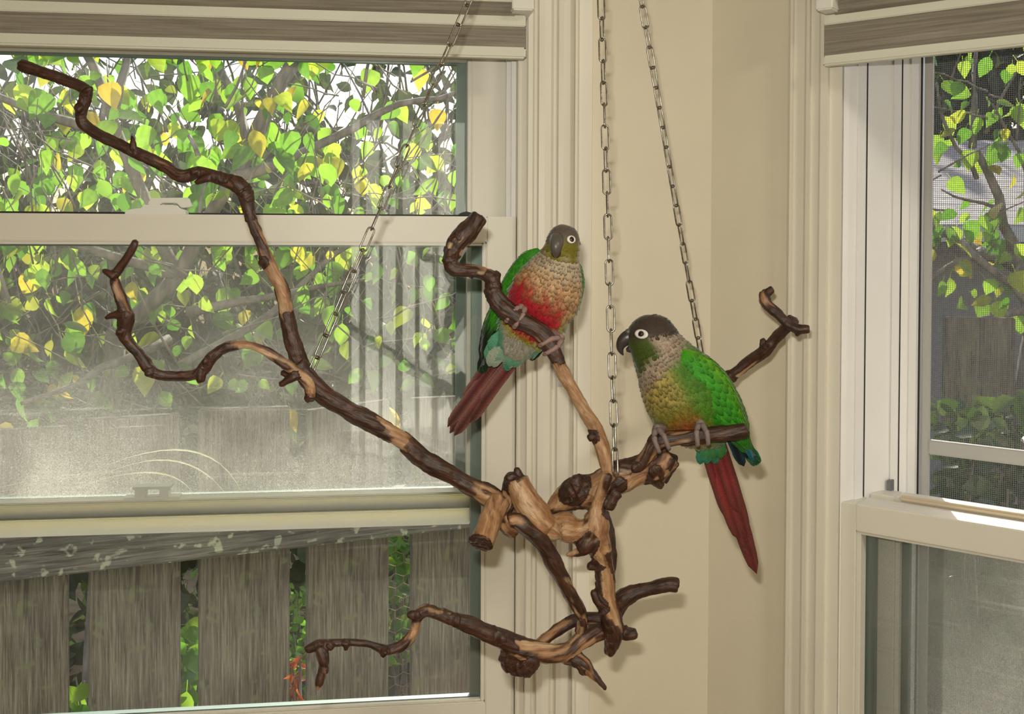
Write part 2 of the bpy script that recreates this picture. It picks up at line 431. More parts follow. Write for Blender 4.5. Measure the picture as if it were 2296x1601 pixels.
# weather strip and black tilt latch on top of the meeting rail
wpart('weather_strip', 'L', [(S('L', 280, -.03, 480), SW_L - .05, -.034, -.030, zt, zt + .0025), (S('L', 1040, -.03, 480), S('L', 420, -.03, 480), -.034, -.030, zt, zt + .0022)], M['gasket'], inner, bevel=0)
wpoly('tilt_latch', 'L', [(1026, 484), (1034, 477), (1046, 474), (1058, 477), (1064, 484)], -.032, -.018, M['gasket'], inner)

# ---------------------------------------------------------------- right window: upper sash dropped behind the lower one, screen outside
w2 = empty('window_2', W('R', (SO_R + SW_R) / 2, -.06, ZB_R), kind='structure', label='open double-hung window with insect screen')
sj = SO_R
JP = [(1886, 0), (1888, -.003), (1901, -.010), (1919, -.022), (1921, -.0205), (1939, -.034), (1940, -.040), (1943, -.041), (1999, -.078), (2001, -.0755), (2017, -.087), (2018, -.093), (2021, -.094),
      (2037, -.104), (2040, -.1025), (2056, -.115), (2058, -.120), (2068, -.134)]
jp = [(S('R', x, n), n) for x, n in JP]
jp_all = jp + [(jp[-1][0], -THK), (SO_R, -THK)]
wprofile('jamb', 'R', jp_all, ZB_R, ZT_R, M['track'], w2)
wprofile('jamb', 'R', [(SO_R + SW_R - a, b) for a, b in jp_all], ZB_R, ZT_R, M['track'], w2)
wpart('sill', 'R', [(SO_R + .03, SW_R - .03, -THK, 0, ZB_R, ZB_R + .012)], M['trim'], w2)
wpart('head', 'R', [(SO_R + .03, SW_R - .03, -THK, 0, ZT_R - .012, ZT_R)], M['trim'], w2)
for x0, n0 in ((1941.5, -.0395), (2019.5, -.0925), (2063, -.125)):
    a = S('R', x0, n0); hw = .0006 if x0 < 2050 else .0016
    wpart('groove_seal', 'R', [(a - .002, a + .0004, n0 - hw, n0 + hw, ZB_R + .012, ZT_R - .012)], M['gasket'], w2, bevel=0)
nfr = -.004
ztr = Z('R', 1883, 1124, nfr)
rtr = ztr - Z('R', 1943, 1199, nfr) - .004
str_ = S('R', 1924, nfr, 1300) - sj
innerR = sash('inner_sash', 'R', w2, sj + .001, SW_R - .001, ztr - (zt - zb), ztr, nfr, -.040, str_ - .004, .05, ztr - Z('R', 1943, 1196, nfr), -.030, M['glass_r1'], spacer_w=.008)
outerR = sash('outer_sash', 'R', w2, sj + .016, SW_R - .016, ztr - (zt - zb) + .004, ztr + .003, -.047, -.075, .026, .04, .032, -.066, M['glass_r2'], spacer_w=.006)
bm = bmesh.new()
wbox(bm, 'R', S('R', 2016, -.043, 1120), SW_R - .016, -.047, -.041, ztr, ztr + .0065)
from_bm('weather_lip', bm, painted('tan_vinyl', (.60, .50, .36), .45), outerR, bevel=.002)
wpart('latch_pin', 'R', [(S('R', 1993, -.070), S('R', 2004, -.070), -.079, -.070, ztr, ztr + .014)], M['steelgrey'], w2, bevel=.0004)
ns = -.128
ss = S('R', 2068, ns)
sc_e = empty('insect_screen', W('R', (sj + SW_R) / 2, ns, ZB_R + .012))
sc_e.parent = w2; sc_e.matrix_parent_inverse = Matrix.Translation(-WL[w2.name])
fw = .0085
zc = Z('R', 2070, 985, ns)
wpart('screen_frame', 'R', [(ss, ss + fw, ns - .008, ns, ZB_R + .012, ZT_R - .012), (SW_R + SO_R - ss - fw, SW_R + SO_R - ss, ns - .008, ns, ZB_R + .012, ZT_R - .012)], M['scr_frame'], sc_e)
wpart('crossbar', 'R', [(ss + fw, SW_R + SO_R - ss - fw, ns - .008, ns, zc - .016, zc)], M['scr_frame'], sc_e)
wpart('screen_mesh', 'R', [(ss + fw, SW_R + SO_R - ss - fw, ns - .0055, ns - .005, ZB_R + .012, ZT_R - .012)], M['screen'], sc_e, bevel=0)

# ---------------------------------------------------------------- zebra blinds, nearly rolled up
def blind(wall, name, label, sgn, xe, ys, xb, n):
    """xe: pixel column of the near end of the fabric, ys: rows there; sgn unused length direction"""
    zz = [Z(wall, xe, y, n) for y in ys]
    s0 = S(wall, xe, n, ys[-1]); s1 = (2 * SC_L - s0) if wall == 'L' else SW_R + .01
    e = empty(name, W(wall, (s0 + s1) / 2, n, zz[-1]), label=label, cat='blind')
    wpart('bottom_rail', wall, [(s0, s1, n - .006, n + .006, zz[-1], zz[-2])], M['blindw'], e, bevel=.002)
    wpart('fabric_band', wall, [(s0, s1, n - .001, n + .001, zz[-2], zz[-3])], M['blindg'], e, bevel=0, label='grey-brown woven band')
    wpart('fabric_band', wall, [(s0, s1, n - .0005, n + .003, zz[-3], zz[-4])], M['blindw'], e, bevel=.001, label='white woven band')
    # fabric roll above it
    bm = bmesh.new(); r = .016; k = 20
    c_n, c_z = n - .006, zz[-4] + .012
    rings = []
    for s in (s0 + .012, s1 - .012):
        rings.append([bm.verts.new(W(wall, s, c_n + r * math.cos(2 * PI * i / k), c_z + r * math.sin(2 * PI * i / k))) for i in range(k)])
    for i in range(k):
        j = (i + 1) % k; bm.faces.new((rings[0][i], rings[0][j], rings[1][j], rings[1][i]))
    for rr in rings: bm.faces.new(rr)
    from_bm('fabric_roll', bm, M['blindg'], e, smooth=False)
    zc0 = zz[-4] + .0105
    wpart('cassette', wall, [(s0 + .016, s1 - .016, n + .012, n + .018, zc0, zc0 + .07), (s0 + .016, s1 - .016, n - .03, n + .012, zc0 + .064, zc0 + .07)], M['blindw'], e, bevel=.001)
    b0 = S(wall, xb, n + .02, 20)
    for a, b in ((b0, s0 + .017), (s1 - .017, s1 + (s0 - b0))):
        wpart('end_bracket', wall, [(min(a, b), max(a, b), n - .03, n + .024, zz[-4] + .001, zc0 + .075)], M['plastic'], e, bevel=.0015)
    return e
blind('L', 'roller_blind', 'rolled-up zebra blind over the wide window, one grey-brown band showing between white bands', 1, 1178, (36, 61, 108, 133), 1196, .030)
blind('R', 'roller_blind', 'rolled-up zebra blind over the window with the insect screen, grey-brown band between white bands', 1, 1848, (36, 58, 127, 150), 1832, .030)

# clear plastic cord cleat on the casing
cl = empty('cord_cleat', W('L', S('L', 1253, .016, 815), .018, Z('L', 1253, 866, .018)), label='small clear plastic cord cleat screwed to the window casing', cat='cord cleat')
m = mat('clear_plastic', (.78, .77, .70), .25); bsdf(m).inputs['Transmission Weight'].default_value = .35; M['clear'] = m
wpoly('back_plate', 'L', [(1248, 766), (1266, 764), (1266, 830), (1262, 868), (1247, 866), (1247, 800)], .0168, .0205, m, cl)
wpoly('hook', 'L', [(1250, 768), (1265, 766), (1265, 812), (1252, 812)], .0205, .029, m, cl)
# ================================================================ garden outside
def leaf_material(name, cols, trans, gloss=.35, tint=False, bright=1.0, tw=.55):
    m = mat(name, (.1, .3, .02), gloss)
    nt = m.node_tree; out = nt.nodes['Material Output']
    if tint:
        src = N(m, 'ShaderNodeVertexColor'); src.layer_name = 'tint'
        sp = N(m, 'ShaderNodeSeparateColor'); L(m, src.outputs[0], sp.inputs[0]); fac = sp.outputs[0]
    else:
        fac = N(m, 'ShaderNodeObjectInfo').outputs['Random']
    st = [(i / max(1, len(cols) - 1), c) for i, c in enumerate(cols)]
    c1 = ramp(m, fac, st); c2 = ramp(m, fac, [(p, t) for (p, _), t in zip(st, trans)])
    v = coords(m, kind='Generated')
    nz = noise_tex(m, v, 5, 4)
    hs = N(m, 'ShaderNodeHueSaturation'); L(m, c2.outputs[0], hs.inputs['Color'])
    r = ramp(m, nz, [(.3, (.75,) * 3), (.7, (1.1,) * 3)]); L(m, r.outputs[0], hs.inputs['Value'])
    L(m, c1.outputs[0], bsdf(m).inputs['Base Color'])
    tl = N(m, 'ShaderNodeBsdfTranslucent'); L(m, hs.outputs[0], tl.inputs[0])
    mx = N(m, 'ShaderNodeMixShader'); mx.inputs[0].default_value = tw
    L(m, bsdf(m).outputs[0], mx.inputs[1]); L(m, tl.outputs[0], mx.inputs[2]); L(m, mx.outputs[0], out.inputs[0])
    return m
GREENS = [(.04, .11, .015), (.05, .15, .02), (.07, .19, .02), (.10, .24, .02), (.13, .26, .02), (.16, .26, .02), (.30, .26, .03)]
TRANS = [(.11, .30, .02), (.17, .42, .03), (.26, .56, .04), (.38, .68, .05), (.52, .80, .06), (.72, .86, .07), (.95, .62, .05)]
M['leaf'] = leaf_material('backlit_leaf', GREENS, TRANS)
M['leaf_stuff'] = leaf_material('backlit_leaf_mass', GREENS, TRANS, tint=True)
M['leaf_dark'] = leaf_material('glossy_shrub_leaf', [(.02, .05, .015), (.03, .07, .02), (.05, .10, .02)], [(.06, .15, .02), (.10, .22, .03), (.2, .35, .04)], .22, tint=True, tw=.25)
M['leaf_shrub'] = leaf_material('bright_shrub_leaf', [(.05, .14, .02), (.08, .22, .02), (.14, .3, .02)], [(.2, .5, .04), (.3, .65, .05), (.55, .8, .06)], .25, tint=True, tw=.5)
M['leaf_far'] = leaf_material('far_tree_leaf', [(.02, .045, .02), (.03, .06, .02), (.05, .08, .03)], [(.05, .10, .03), (.08, .14, .04), (.16, .22, .06)], .5, tint=True, tw=.3)
M['leaf_red'] = leaf_material('red_shrub_leaf', [(.25, .03, .015), (.35, .06, .02)], [(.75, .12, .04), (.85, .25, .06)], .3, tint=True, tw=.5)
def bark_mat(name, a, b):
    m = mat(name, a, .8); v = coords(m, (30, 30, 8)); n = noise_tex(m, v, 1.5, 5)
    r = ramp(m, n, [(.35, a), (.7, b)]); L(m, r.outputs[0], bsdf(m).inputs['Base Color']); bump(m, n, .6, .004); return m
M['bark'] = bark_mat('tree_bark', (.10, .085, .07), (.30, .26, .23))
def m_fence(name, cols, lichen, axis):
    m = mat(name, cols[0], .85)
    sc = (120, 120, 4.5) if axis == 'Z' else (4, 4, 75)
    v = coords(m, sc); n = noise_tex(m, v, 2.0, 7, .72)
    r = ramp(m, n, [(.30, cols[0]), (.5, cols[1]), (.70, cols[2])])
    v2 = coords(m); n2 = noise_tex(m, v2, 26 if axis == 'Z' else 46, 2, .5)
    r2 = ramp(m, n2, [(.60, (0,) * 3), (.66, (1,) * 3)])
    mx = N(m, 'ShaderNodeMix', data_type='RGBA'); L(m, r2.outputs[0], mx.inputs[0]); L(m, r.outputs[0], mx.inputs[6]); mx.inputs[7].default_value = (*lichen, 1)
    n3 = noise_tex(m, v2, 4, 3); r3 = ramp(m, n3, [(.4, (.75, .74, .70)), (.65, (1.1, 1.12, .95))])
    m3 = N(m, 'ShaderNodeMix', data_type='RGBA', blend_type='MULTIPLY'); m3.inputs[0].default_value = 1; L(m, mx.outputs[2], m3.inputs[6]); L(m, r3.outputs[0], m3.inputs[7])
    cv = coords(m, (34, 34, .9) if axis == 'Z' else (1, 1, 40)); cn = noise_tex(m, cv, 1.7, 3, .5, .3)
    cr = ramp(m, cn, [(.485, (1,) * 3), (.497, (.25,) * 3), (.503, (.25,) * 3), (.515, (1,) * 3)])
    m4 = N(m, 'ShaderNodeMix', data_type='RGBA', blend_type='MULTIPLY'); m4.inputs[0].default_value = .75; L(m, m3.outputs[2], m4.inputs[6]); L(m, cr.outputs[0], m4.inputs[7])
    L(m, m4.outputs[2], bsdf(m).inputs['Base Color']); bump(m, n, .8, .004); return m
M['picket'] = m_fence('weathered_picket', [(.035, .031, .029), (.135, .125, .116), (.30, .285, .27)], (.16, .17, .12), 'Z')
M['rail'] = m_fence('weathered_rail', [(.05, .05, .05), (.15, .15, .15), (.30, .30, .29)], (.42, .46, .40), 'X')
m = mat('garden_soil', (.08, .06, .04), .9); v = coords(m); n = noise_tex(m, v, 14, 6)
r = ramp(m, n, [(.3, (.010, .008, .005)), (.6, (.030, .024, .016)), (.75, (.03, .045, .015))]); L(m, r.outputs[0], bsdf(m).inputs['Base Color']); bump(m, n, .4, .01); bsdf(m).inputs['Specular IOR Level'].default_value = .05; M['soil'] = m

def tube_data(pts, rad, k=6, closed_ends=True):
    """plain tube along a list of points"""
    vv, ff = [], []
    up = Vector((.13, .31, .94))
    for i, p in enumerate(pts):
        a = pts[max(0, i - 1)]; b = pts[min(len(pts) - 1, i + 1)]
        t = (b - a).normalized(); x = t.cross(up)
        if x.length < 1e-4: x = t.cross(Vector((1, 0, 0)))
        x.normalize(); y = t.cross(x)
        for j in range(k):
            an = 2 * PI * j / k
            vv.append(p + (x * math.cos(an) + y * math.sin(an)) * rad[i])
    for i in range(len(pts) - 1):
        for j in range(k):
            j2 = (j + 1) % k
            ff.append((i * k + j, i * k + j2, (i + 1) * k + j2, (i + 1) * k + j))
    ff.append(tuple(range(k - 1, -1, -1))); ff.append(tuple(range((len(pts) - 1) * k, len(pts) * k)))
    return vv, ff
def wobble(a, b, n, amp, rnd):
    pts = []
    off = Vector((rnd.uniform(-9, 9), rnd.uniform(-9, 9), rnd.uniform(-9, 9)))
    ln = (b - a).length
    for i in range(n + 1):
        t = i / n
        q = noise.noise_vector(off + Vector((t * 3, 0, 0))) * amp * ln * min(1, 4 * t)
        pts.append(a.lerp(b, t) + q)
    return pts

# ground
bm = bmesh.new()
gx = [(-14, 1.32), (14, 1.32)]
vsn = [bm.verts.new(p) for p in ((-14, .2, GROUND), (14, .2, GROUND), (14, 22, GROUND - .4), (-14, 22, GROUND - .4), (-14, .2, GROUND - .3), (14, .2, GROUND - .3), (14, 22, GROUND - .7), (-14, 22, GROUND - .7))]
for f in ((0,1,2,3),(4,5,6,7),(0,1,5,4),(1,2,6,5),(2,3,7,6),(3,0,4,7)): bm.faces.new([vsn[i] for i in f])
from_bm('ground', bm, M['soil'], kind='structure')

# unseen white wall added to catch the sun and brighten the window reflection
bm = bmesh.new()
hexa(bm, [Vector(q) for q in ((-3, -7.2, GROUND), (4, -7.2, GROUND), (4, -7.0, GROUND), (-3, -7.0, GROUND), (-3, -7.2, 3.0), (4, -7.2, 3.0), (4, -7.0, 3.0), (-3, -7.0, 3.0))])
gw = from_bm('reflector_wall', bm, painted('reflector_white', (.86, .84, .78), .8), bevel=.01, label='unseen white wall added behind the house to brighten the window reflection', cat='wall')
bm = bmesh.new()
hexa(bm, [Vector(q) for q in ((-14, -14, GROUND - .3), (14, -14, GROUND - .3), (14, -2.75, GROUND - .3), (-14, -2.75, GROUND - .3), (-14, -14, GROUND), (14, -14, GROUND), (14, -2.75, GROUND), (-14, -2.75, GROUND))])
from_bm('ground_patio', bm, painted('patio_concrete', (.5, .47, .42), .9), kind='structure')

# ---------------------------------------------------------------- picket fences
def plane_hit(p0, ang, px, py):
    d = ray(px, py); nx, ny = -math.sin(ang), math.cos(ang)
    t = (p0.x * nx + p0.y * ny) / (d.x * nx + d.y * ny)
    return CAM + d * t
def fence(name, label, p0, ang, edges, tops, rail, group=None, drop=.9):
    dirv = Vector((math.cos(ang), math.sin(ang), 0)); nrm = Vector((math.sin(ang), -math.cos(ang), 0))
    e = empty(name, (p0.x, p0.y, GROUND), label=label, cat='fence')
    for i, (x0, x1) in enumerate(edges):
        a = plane_hit(p0, ang, x0, 1300); b = plane_hit(p0, ang, x1, 1300)
        zt_ = tops[i]
        bm = bmesh.new(); th = .020
        rnd = random.Random(i * 7 + 3); tl = rnd.uniform(-.006, .006)
        c = [Vector((a.x, a.y, GROUND)), Vector((b.x, b.y, GROUND))]
        lo = [c[0] - nrm * th, c[1] - nrm * th, c[1], c[0]]
        hi = [Vector((q.x, q.y, zt_ + (tl if k in (0, 3) else -tl))) for k, q in enumerate(lo)]
        hexa(bm, lo + hi)
        from_bm('picket', bm, M['picket'], e, bevel=.002)
    (rx0, ry0), (rx1, ry1), hgt, xa, xb = rail
    th = .038
    q0 = p0 + nrm * th
    za = plane_hit(q0, ang, rx0, ry0); zb_ = plane_hit(q0, ang, rx1, ry1)
    A = plane_hit(q0, ang, xa, 1200); B = plane_hit(q0, ang, xb, 1200)
    def zat(p): 
        t = (p - za).dot(dirv) / max(1e-6, (zb_ - za).dot(dirv)); return za.z + (zb_.z - za.z) * t
    bm = bmesh.new()
    A0 = Vector((A.x, A.y, zat(A))); B0 = Vector((B.x, B.y, zat(B))); up = Vector((0, 0, hgt))
    hexa(bm, [A0, B0, B0 - nrm * (th - .001), A0 - nrm * (th - .001), A0 + up, B0 + up, B0 - nrm * (th - .001) + up, A0 - nrm * (th - .001) + up])
    from_bm('fence_rail', bm, M['rail'], e, bevel=.003, label='dark weathered rail spotted with lichen')
    return e
FANG = math.radians(24.4)
FP = P(302, 1300, 1.97)
ztop = plane_hit(FP, FANG, 302, 934).z
edges = [(-330, -95), (-52, 155), (199, 405), (447, 650), (690, 872), (925, 1090), (1130, 1270)]
fence('picket_fence', 'weathered grey picket fence outside the wide window', FP, FANG, edges, [ztop + d for d in (0, -.01, 0, .003, -.004, 0, 0)], ((0, 1307), (870, 1206), .10, -500, 1300))
FP2 = P(2190, 900, 2.2); FA2 = math.radians(-8)
zt2 = plane_hit(FP2, FA2, 2190, 712).z
fence('picket_fence', 'weathered grey picket fence outside the window with the insect screen', FP2, FA2, [(1730, 1890), (1920, 2082), (2112, 2270), (2300, 2460), (2490, 2650)], [zt2] * 5, ((1900, 1290), (2300, 1290), .09, 1700, 2700))

# ---------------------------------------------------------------- leaves
def leaf_mesh(name, outline, fold, curl, m_):
    """outline: half widths at stations along a leaf of length 1 (base at 0)"""
    vv, ff = [], []
    for i, (y, hw) in enumerate(outline):
        z = -curl * y * y
        vv += [(-hw, y - .25 * max(0, .18 - y) * (hw > .2), z + fold * hw), (0, y, z), (hw, y - .25 * max(0, .18 - y) * (hw > .2), z + fold * hw)]
    for i in range(len(outline) - 1):
        a = i * 3
        ff += [(a, a + 1, a + 4, a + 3), (a + 1, a + 2, a + 5, a + 4)]
    b = len(vv)
    vv += [(-.012, 0, .0), (.012, 0, .0), (.012, -.4, .10), (-.012, -.4, .10)]; ff.append((b, b + 1, b + 2, b + 3))
    return vv, ff
HEART = [(-.06, .12), (.05, .34), (.22, .42), (.42, .38), (.62, .27), (.8, .14), (.93, .045), (1.0, .004)]
OVATE = [(0, .03), (.12, .2), (.3, .32), (.5, .33), (.7, .24), (.87, .1), (1.0, .006)]
LANCE = [(0, .02), (.15, .12), (.4, .19), (.65, .16), (.85, .07), (1.0, .005)]
LEAF_KINDS = [leaf_mesh('h', HEART, .12, .10, None), leaf_mesh('h2', HEART, .35, .22, None), leaf_mesh('o', OVATE, .2, .15, None), leaf_mesh('o2', OVATE, .45, .3, None), leaf_mesh('l', LANCE, .3, .25, None)]
LEAF_ME = []
for vv, ff in LEAF_KINDS:
    me = bpy.data.meshes.new('leaf'); me.from_pydata(vv, [], ff); me.materials.append(M['leaf'])
    me.polygons.foreach_set('use_smooth', [True] * len(me.polygons)); me.update(); LEAF_ME.append(me)
def leaf_rot(rnd, droop=1.0, face=None):
    # hanging leaf: tip points down and outwards, blade roughly across the light
    tip = Vector((rnd.gauss(0, .6), rnd.gauss(0, .5), -droop + rnd.gauss(0, .45))).normalized()
    nrm = Vector((rnd.gauss(0, .55), -1 + rnd.gauss(0, .5), rnd.gauss(.35, .5)))
    x = tip.cross(nrm).normalized(); z = x.cross(tip)
    m3 = Matrix((x, tip, z)).transposed()
    return m3
def leaf_stuff(name, spots, rnd, kinds, m_, parent, size, droop=1.0, **kw):
    V, Fc, Cc = [], [], []
    for p in spots:
        vv, ff = LEAF_KINDS[rnd.choice(kinds)]; R = leaf_rot(rnd, droop); s = rnd.uniform(*size); b = len(V); t = rnd.random()
        for q in vv: V.append(p + R @ (Vector(q) * s)); Cc.append((t, t, t))
        for f in ff: Fc.append(tuple(i + b for i in f))
    return from_data(name, V, Fc, m_, parent, smooth=True, colors=Cc, kind='stuff', **kw)
def put_leaves(parent, spots, rnd, kinds, size, droop=1.0):
    for p in spots:
        o = bpy.data.objects.new('leaf', LEAF_ME[rnd.choice(kinds)]); COL.objects.link(o)
        o.parent = parent; o.matrix_parent_inverse = Matrix.Translation(-WL[parent.name])
        s = rnd.uniform(*size)
        o.location = p; o.rotation_euler = leaf_rot(rnd, droop).to_euler(); o.scale = (s, s, s)
def branches(parent, segs, rnd, mname='bark', k=6):
    samples = []
    for a, b, r0, r1, amp in segs:
        n = max(5, int((b - a).length / .06))
        pts = wobble(a, b, n, amp, rnd)
        rad = [r0 + (r1 - r0) * i / n for i in range(n + 1)]
        vv, ff = tube_data(pts, rad, k)
        from_data('branch', vv, ff, M[mname], parent, smooth=True)
        samples += pts[1:]
    return samples

# leafy tree that hangs over the fence outside the wide window
rnd = random.Random(21)
tl = empty('leafy_tree', P(182, 900, 2.62).xy.to_3d() + Vector((0, 0, GROUND)), label='tree with backlit yellow-green heart-shaped leaves behind the fence outside the wide window', cat='tree')
tb = Vector(WL[tl.name])
segs = [(tb, P(250, 760, 2.6), .030, .026, .03), (P(250, 760, 2.6), P(400, 620, 2.6), .024, .020, .05), (P(400, 620, 2.6), P(700, 60, 2.7), .020, .012, .06), (P(400, 620, 2.6), P(150, 40, 2.5), .018, .010, .06),
        (P(560, 330, 2.66), P(430, 0, 2.9), .014, .008, .06), (P(520, 400, 2.6), P(1060, 180, 2.9), .016, .006, .06), (P(230, 300, 2.5), P(-200, 150, 2.4), .014, .005, .06),
        (P(560, 330, 2.66), P(800, -60, 2.9), .012, .005, .05), (P(260, 240, 2.5), P(330, -80, 2.7), .012, .006, .05), (P(400, 620, 2.6), P(-80, 480, 2.4), .016, .005, .06),
        (P(420, 700, 2.6), P(820, 640, 2.6), .014, .004, .08), (P(380, 760, 2.6), P(60, 900, 2.3), .014, .005, .08), (P(400, 820, 2.6), P(1000, 420, 2.9), .012, .004, .06)]
for i in range(26):
    x, y = rnd.uniform(-60, 1060), rnd.uniform(60, 820); a = rnd.uniform(-.5, .5) + (PI / 2 if rnd.random() < .6 else .9)
    ln = rnd.uniform(130, 330); z = rnd.uniform(2.25, 2.9)
    segs.append((P(x, y, z), P(x + ln * math.cos(a), y - ln * math.sin(a), z + rnd.uniform(-.15, .2)), rnd.uniform(.003, .006), .0016, .07))
smp = branches(tl, segs, rnd)
front = []
while len(front) < 300:
    p = rnd.choice(smp)
    q = p + Vector((rnd.gauss(0, .10), rnd.gauss(-.05, .09), rnd.gauss(-.03, .09)))
    d = q - CAM; u = CXP + F_PX * d.x / d.y; vrow = 543 - F_PX * d.z / d.y
    if not (-80 < u < 1060 and 60 < vrow < 900): continue
    if u > 760 and rnd.random() < .6: continue
    if vrow > 820 and rnd.random() < .6: continue
    if q.y < 2.12: continue
    front.append(q)
put_leaves(tl, front, rnd, (0, 0, 1, 1, 2, 3), (.032, .074))
back = []
for i in range(700):
    u, vrow = rnd.uniform(-250, 1150), rnd.gauss(480, 280)
    dd = rnd.uniform(2.6, 3.3)
    if vrow < 300 and rnd.random() < .45: continue
    if vrow > 960: continue
    back.append(P(u, vrow, dd))
leaf_stuff('leaves', back, rnd, (0, 1, 2, 3), M['leaf_stuff'], tl, (.035, .070))
V, Fc = [], []
for i in range(330):
    a = P(rnd.uniform(-150, 1100), rnd.uniform(60, 930), rnd.uniform(2.35, 3.2)); ang = rnd.gauss(PI / 2, .75); ln = rnd.uniform(.10, .34)
    pts = wobble(a, a + Vector((math.cos(ang) * ln, rnd.uniform(-.1, .1), math.sin(ang) * ln)), 4, .10, rnd)
    vv, ff = tube_data(pts, [.0026, .0022, .0018, .0014, .001], 4); b = len(V)
    V += vv; Fc += [tuple(q + b for q in f) for f in ff]
from_data('twigs', V, Fc, M['bark'], tl, smooth=True, kind='stuff')

# tall hedge further back
hd = empty('hedge', P(450, 800, 4.4).xy.to_3d() + Vector((0, 0, GROUND)), label='dense dark hedge of twigs and leaves far behind the leafy tree', cat='hedge')
sp = []
for i in range(8000):
    u = rnd.uniform(-900, 1500); vrow = 930 - abs(rnd.gauss(0, 420)); dd = rnd.uniform(3.9, 4.9)
    if vrow < 60: continue
    if vrow < 330 and rnd.random() < .22 and u < 800: continue
    sp.append(P(u, vrow, dd))
for i in range(4200): sp.append(P(rnd.uniform(-900, 1500), rnd.uniform(900, 1650), rnd.uniform(3.6, 4.6)))
leaf_stuff('leaves', sp, rnd, (2, 3, 4), M['leaf_far'], hd, (.07, .13), .6)
V, Fc = [], []
for i in range(420):
    a = P(rnd.uniform(-600, 1300), rnd.uniform(200, 1000), rnd.uniform(3.75, 4.3)); ang = rnd.gauss(PI / 2, .6); ln = rnd.uniform(.2, .7)
    pts = wobble(a, a + Vector((math.cos(ang) * ln, rnd.uniform(-.1, .1), math.sin(ang) * ln)), 4, .08, rnd)
    vv, ff = tube_data(pts, [.006, .005, .004, .003, .002], 4); b = len(V)
    V += vv; Fc += [tuple(q + b for q in f) for f in ff]
from_data('twigs', V, Fc, M['bark'], hd, smooth=True, kind='stuff')

# small shrubs showing between the pickets
def shrub(name, label, px, py0, py1, wpx, depth, n, kinds, m_, size, seed):
    rnd = random.Random(seed)
    base = P(px, py1, depth); e = empty(name, (base.x, base.y, GROUND), label=label, cat='shrub')
    sp, V, Fc = [], [], []
    for i in range(n):
        q = P(px + rnd.gauss(0, wpx), rnd.uniform(py0, py1), depth + rnd.gauss(0, .06)); sp.append(q)
    for i in range(9):
        b = P(px + rnd.gauss(0, wpx * .8), rnd.uniform(py0, py0 + (py1 - py0) * .5), depth + rnd.gauss(0, .04))
        vv, ff = tube_data(wobble(Vector((base.x, base.y, GROUND)), b, 6, .05, rnd), [.006 - .0007 * k for k in range(7)], 5); o_ = len(V)
        V += vv; Fc += [tuple(q + o_ for q in f) for f in ff]
    from_data('stems', V, Fc, M['bark'], e, smooth=True)
    leaf_stuff('leaves', sp, rnd, kinds, m_, e, size, .4)
    return e
shrub('leafy_shrub', 'bright green broad-leaved shrub behind the fence gap next to the cracked picket', 426, 1400, 1640, 26, 2.25, 70, (2, 3), M['leaf_shrub'], (.035, .06), 5)
shrub('leafy_shrub', 'yellow-green shrub low behind the fence gap', 178, 1530, 1700, 24, 2.15, 40, (2, 0), M['leaf_shrub'], (.03, .05), 6)
shrub('leafy_shrub', 'small-leaved glossy green shrub behind the fence gap beside the red leaves', 672, 1300, 1640, 24, 2.52, 210, (2, 3), M['leaf_shrub'], (.016, .028), 8)
shrub('red_shrub', 'shrub with orange-red leaves behind the fence gap', 664, 1470, 1640, 9, 2.2, 36, (4,), M['leaf_red'], (.02, .035), 9)
shrub('leafy_shrub', 'green shrub behind the wire netting', 902, 1180, 1480, 24, 2.9, 90, (2, 3), M['leaf_shrub'], (.03, .06), 11)

# chicken wire across the fence gap
rnd = random.Random(3)
we = empty('wire_netting', plane_hit(FP, FANG, 903, 1600), label='rusty hexagonal wire netting stretched across a fence gap', cat='wire netting')
V, Fc = [], []
q0 = FP - Vector((math.sin(FANG), -math.cos(FANG), 0)) * .03
dirv = Vector((math.cos(FANG), math.sin(FANG), 0))
c0 = plane_hit(q0, FANG, 868, 1640); c1 = plane_hit(q0, FANG, 930, 1640); wid = (c1 - c0).length
hh = .036; zz = plane_hit(q0, FANG, 900, 1640).z; topz = plane_hit(q0, FANG, 900, 1200).z
row = 0
while zz < topz:
    x = -(hh * .5 if row % 2 else 0)
    while x < wid + .02:
        p = [c0 + dirv * (x + dx) for dx in (0, hh * .5, hh)]
        mid_ = Vector((p[1].x, p[1].y, zz + hh * .22 + rnd.uniform(-.002, .002))); l_ = Vector((p[0].x, p[0].y, zz)); r_ = Vector((p[2].x, p[2].y, zz))
        upv = Vector((0, 0, hh * .45))
        for a, b in ((l_, mid_), (mid_, r_), (mid_, mid_ + upv)):
            vv, ff = tube_data([a, b], [.0007, .0007], 4); o_ = len(V); V += vv; Fc += [tuple(q + o_ for q in f) for f in ff]
        x += hh
    zz += hh * .67; row += 1
from_data('wire', V, Fc, mat('rusty_wire', (.22, .14, .09), .6, .4), we)

def sstep0(a, b, x):
    t = max(0.0, min(1.0, (x - a) / (b - a))); return t * t * (3 - 2 * t)
